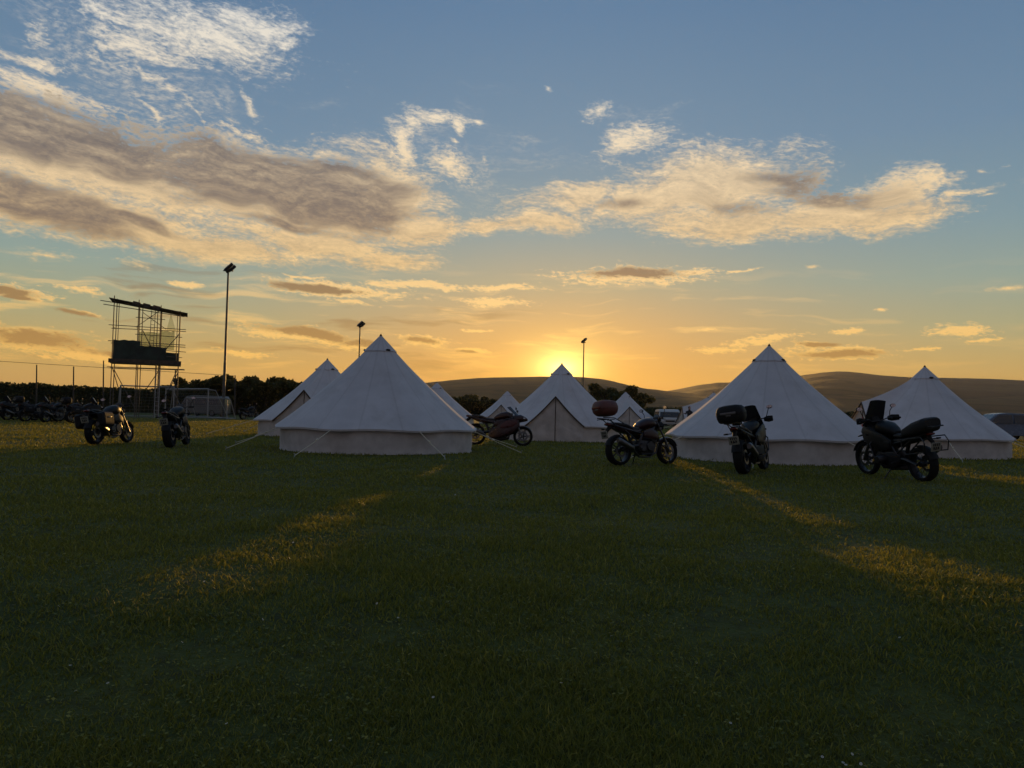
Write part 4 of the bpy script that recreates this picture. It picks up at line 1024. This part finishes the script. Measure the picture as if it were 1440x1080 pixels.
for i, px in enumerate(xs_t):
    Y = 88 + rt.uniform(-5, 6); top = (548, 550, 541, 536, 531, 530, 528, 527, 526, 527, 526, 528, 529, 527, 530, 529)[i]
    k = rt.choice((0, 1, 2)); h = (4.6, 5.2, 4.2)[k]*.97; s = at3(px, top, Y).z/h
    put_tree(k, px, Y, s, rt.uniform(0, 6), words[i])
put_tree(3, 850, 118, 1.30, 1, 'round tree just right of the distant floodlight pole in front of the sunset hill', 1.0, 'trees in front of the hills')
put_tree(3, 888, 130, 1.42, 2, 'tree rising behind the tip of the small tent near the camper van', .95, 'trees in front of the hills')
put_tree(4, 868, 150, 1.2, 4, 'lower bush between the two trees in front of the sunset hill', .8, 'trees in front of the hills')
put_tree(4, 648, 150, 1.30, 3, 'broad dark bush behind the right slope of the hidden tent', .9, 'trees in front of the hills')
put_tree(4, 668, 152, 1.22, 5, 'dark bush in the middle of the gap between the left tents', .9, 'trees in front of the hills')
put_tree(3, 688, 150, 1.05, 6, 'dark bush left of the tip of the small distant tent', .85, 'trees in front of the hills')

def hedge(px0, px1, Y, top, label, seed, n, size=.30, thick=1.6):
    a, b = gp(px0, Y), gp(px1, Y); L = (b-a).length; rng = np.random.default_rng(seed)
    P = empty('hedge', a, math.atan2(b.y-a.y, b.x-a.x)); tag(P, label, 'hedge')
    rows = []; N = 120
    def ht(u): return top*(.88 + .12*noise.noise(Vector((u*L*.05, seed, 0))) + .05*noise.noise(Vector((u*L*.4, seed, 2))))
    for q in range(9):
        an = math.pi*q/8; rows.append([Vector((L*i/N, -math.cos(an)*thick*.5*(1+.2*noise.noise(Vector((i*.5, q, seed)))), max(-.1, math.sin(an)**.5*ht(i/N)*.93))) for i in range(N+1)])
    MB().grid(rows).build('branches', 'hedge', P)
    u = rng.random(n); an = math.pi*rng.random(n); h = np.array([ht(q) for q in u])
    P3 = np.stack([u*L, -np.cos(an)*thick*.55, np.sin(an)**.5*h*(.92+.12*rng.random(n))], 1)
    A = rng.normal(size=(n, 3)); A /= np.linalg.norm(A, axis=1)[:, None]; B = np.cross(A, rng.normal(size=(n, 3))); B /= np.linalg.norm(B, axis=1)[:, None]
    s = size*(.5+rng.random(n))[:, None]; V = np.stack([P3-A*s*.5, P3+B*s*.32, P3+A*s*.5, P3-B*s*.32], 1).reshape(-1, 3); i = np.arange(n)*4
    npmesh('foliage', V, np.stack([i, i+1, i+2, i+3], 1), MT['hedge'], parent=P)
hedge(-140, 262, 92, 3.35, 'long dark clipped hedge behind the distant row of motorcycles at the left', 1, 9000)
hedge(255, 640, 96, 2.3, 'low dark hedge under the trees behind the goals and left tents', 2, 7000)
hedge(890, 1620, 140, 2.75, 'dark hedge crossing behind the right tents below the rounded hill', 3, 12000)
hedge(640, 895, 165, 2.4, 'dark field hedge behind the middle tents below the sunset hill', 4, 6000)

# ------------------------------------------------------------------ person by the far tent, cloth at the porch
def person():
    b = gp(969, 53); P = empty('person', b, R_(-70)); tag(P, 'person in dark clothes standing by the porch of the distant tent, one arm out', 'person')
    J = [((0, 0, .93), .15), ((0, 0, 1.15), .14), ((0, 0, 1.36), .15), ((0, 0, 1.47), .06), ((.01, 0, 1.58), .085), ((.01, 0, 1.70), .075),
         ((0, .19, 1.38), .06), ((.05, .25, 1.12), .045), ((.22, .22, .98), .035), ((.30, .21, .96), .03),
         ((0, -.19, 1.38), .06), ((.12, -.36, 1.22), .045), ((.28, -.55, 1.26), .035), ((.32, -.62, 1.27), .03),
         ((0, .10, .88), .10), ((.02, .11, .48), .065), ((0, .11, .08), .045), ((.14, .12, .04), .04),
         ((0, -.10, .88), .10), ((.02, -.12, .48), .065), ((-.02, -.12, .08), .045), ((.12, -.13, .04), .04)]
    Eg = [(0, 1), (1, 2), (2, 3), (3, 4), (4, 5), (2, 6), (6, 7), (7, 8), (8, 9), (2, 10), (10, 11), (11, 12), (12, 13), (0, 14), (14, 15), (15, 16), (16, 17), (0, 18), (18, 19), (19, 20), (20, 21)]
    me = bpy.data.meshes.new('body'); me.from_pydata([j[0] for j in J], Eg, []); o = bpy.data.objects.new('body', me); COL.objects.link(o); o.parent = P
    me.materials.append(MT['cloth'])
    m = o.modifiers.new('s', 'SKIN')
    for v, j in zip(me.skin_vertices[0].data, J): v.radius = (j[1], j[1]*(.75 if j[1] > .12 else 1))
    me.skin_vertices[0].data[0].use_root = True
    o.modifiers.new('u', 'SUBSURF').render_levels = 2
    h = MB().lathe([(.001, -.12), (.055, -.11), (.078, -.04), (.08, .03), (.06, .10), (.001, .125)], (.015, 0, 1.62), 'z', 16); h.tube([(.09, 0, 1.60), (.108, 0, 1.585)], .012, 6)
    h.build('head', 'skin', P)
    MB().lathe([(.086, -.02), (.09, .04), (.07, .105), (.001, .135)], (-.005, 0, 1.63), 'z', 16).build('hair', 'hair', P)
    for hx_, hy, hz_, sgn in ((.33, .205, .955, 1), (.36, -.66, 1.275, -1)):
        H_ = MB().loft([(hx_-.03, hz_, .035, .018, 2.5, hy), (hx_+.05, hz_, .04, .014, 2.5, hy)], 8)
        for q in range(4): H_.tube([(hx_+.04, hy-.03+.02*q, hz_), (hx_+.08+.01*(q in (1, 2)), hy-.033+.022*q, hz_-.008), (hx_+.11+.012*(q in (1, 2)), hy-.034+.023*q, hz_-.022)], .008, 5)
        H_.tube([(hx_, hy+.035*sgn, hz_), (hx_+.05, hy+.07*sgn, hz_-.005)], .009, 5); H_.build('hand', 'skin', P)
person()
def flag():
    a = R_(184); c = T9.location; r = 2.14; rows = []
    side = Vector((math.sin(a), -math.cos(a), 0)); f = Vector((math.cos(a), math.sin(a), 0))
    m = MB()
    for j in range(11):
        v = j/10; row = []
        for i in range(15):
            u = i/14; row.append(c + f*(r+.03*math.sin(u*17+v)+.02) - side*(.1+.62*u)*1.0 + Vector((0, 0, 1.22-.62*v-.25*u+.02*math.sin(u*9))))
        rows.append(row)
    n0 = len(m.f); m.grid(rows); m.grid([[p-f*.006 for p in q] for q in rows])
    for k in range(len(m.m)):
        q = k % 140; i, j = q % 14, q//14
        m.m[k] = 1 if (abs(i-6.5) < 1.6 or abs(j-4.5) < 1.4 or abs(i*.75-j) < .8 or abs((13-i)*.75-j) < .8) else 0
    o = m.build('flag', ['vanwhite', 'drape'], None); tag(o, 'red and white cloth hanging at the porch of the far right tent', 'flag')
flag()

# ------------------------------------------------------------------ daisies
def daisies():
    m = MB(); n = 9; rr = []
    for k in range(n):
        a = 2*math.pi*k/n; c, s = math.cos(a), math.sin(a); p = Vector((-s, c, 0))*.0022; d = Vector((c, s, 0))
        m.add([d*.0015-p*.6, d*.0068-p, d*.0078, d*.0068+p, d*.0015+p*.6], [(0, 1, 2, 3, 4)])
    fl = empty('daisy', (0, 0, 0)); head = m.build('petals', 'petal', fl, False)
    MB().lathe([(.0026, -.0005), (.0022, .0012), (.0001, .0018)], (0, 0, 0), 'z', 8).build('flower_centre', 'yolk', fl)
    MB().tube([(0, 0, -.05), (.003, 0, -.025), (0, 0, -.001)], .0008, 4).build('stem', 'leaf', fl)
    fl['group'] = 'daisies scattered in the grass'; fl['category'] = 'flower'
    pts = [(1199, 998), (1208, 998), (1190, 1008), (1211, 1007), (1217, 1009), (1226, 1006), (1186, 1006), (1157, 1001), (1166, 1022), (1033, 1054), (1081, 1049), (1028, 970)]
    wds = 'small white daisy in the tight cluster low at the right of the grass'
    rg = random.Random(21)
    others = [(83, 847), (108, 932), (153, 924), (100, 905), (257, 882), (407, 790), (412, 768), (225, 786), (370, 860), (432, 812), (665, 772), (560, 860), (640, 700), (790, 930), (742, 905), (860, 880), (1042, 866), (900, 705), (1180, 756), (1265, 890), (320, 970), (466, 990), (610, 945), (980, 910), (130, 1010), (745, 1040), (530, 845), (287, 820)]
    first = True
    for i, (px, py) in enumerate(pts+others):
        d = ray(px, py); t = -CAMH/d.z; q = Vector((0, 0, CAMH)) + d*t
        o = fl if first else copy_tree(fl); first = False
        z = float(bumpz(np.array(q.x), np.array(q.y))); s = .75*max(1, (q.y/3.2)**.5)
        o.location = (q.x, q.y, z+.05); o.scale = (s, s, 1); o.rotation_euler = (rg.uniform(-.9, .1), rg.uniform(-.5, .5), rg.uniform(0, 6))
        o['label'] = wds if i < 9 else 'single white daisy standing out of the dark foreground grass'
        o['group'] = 'daisies in the cluster at the lower right' if i < 9 else 'daisies scattered in the grass'
daisies()
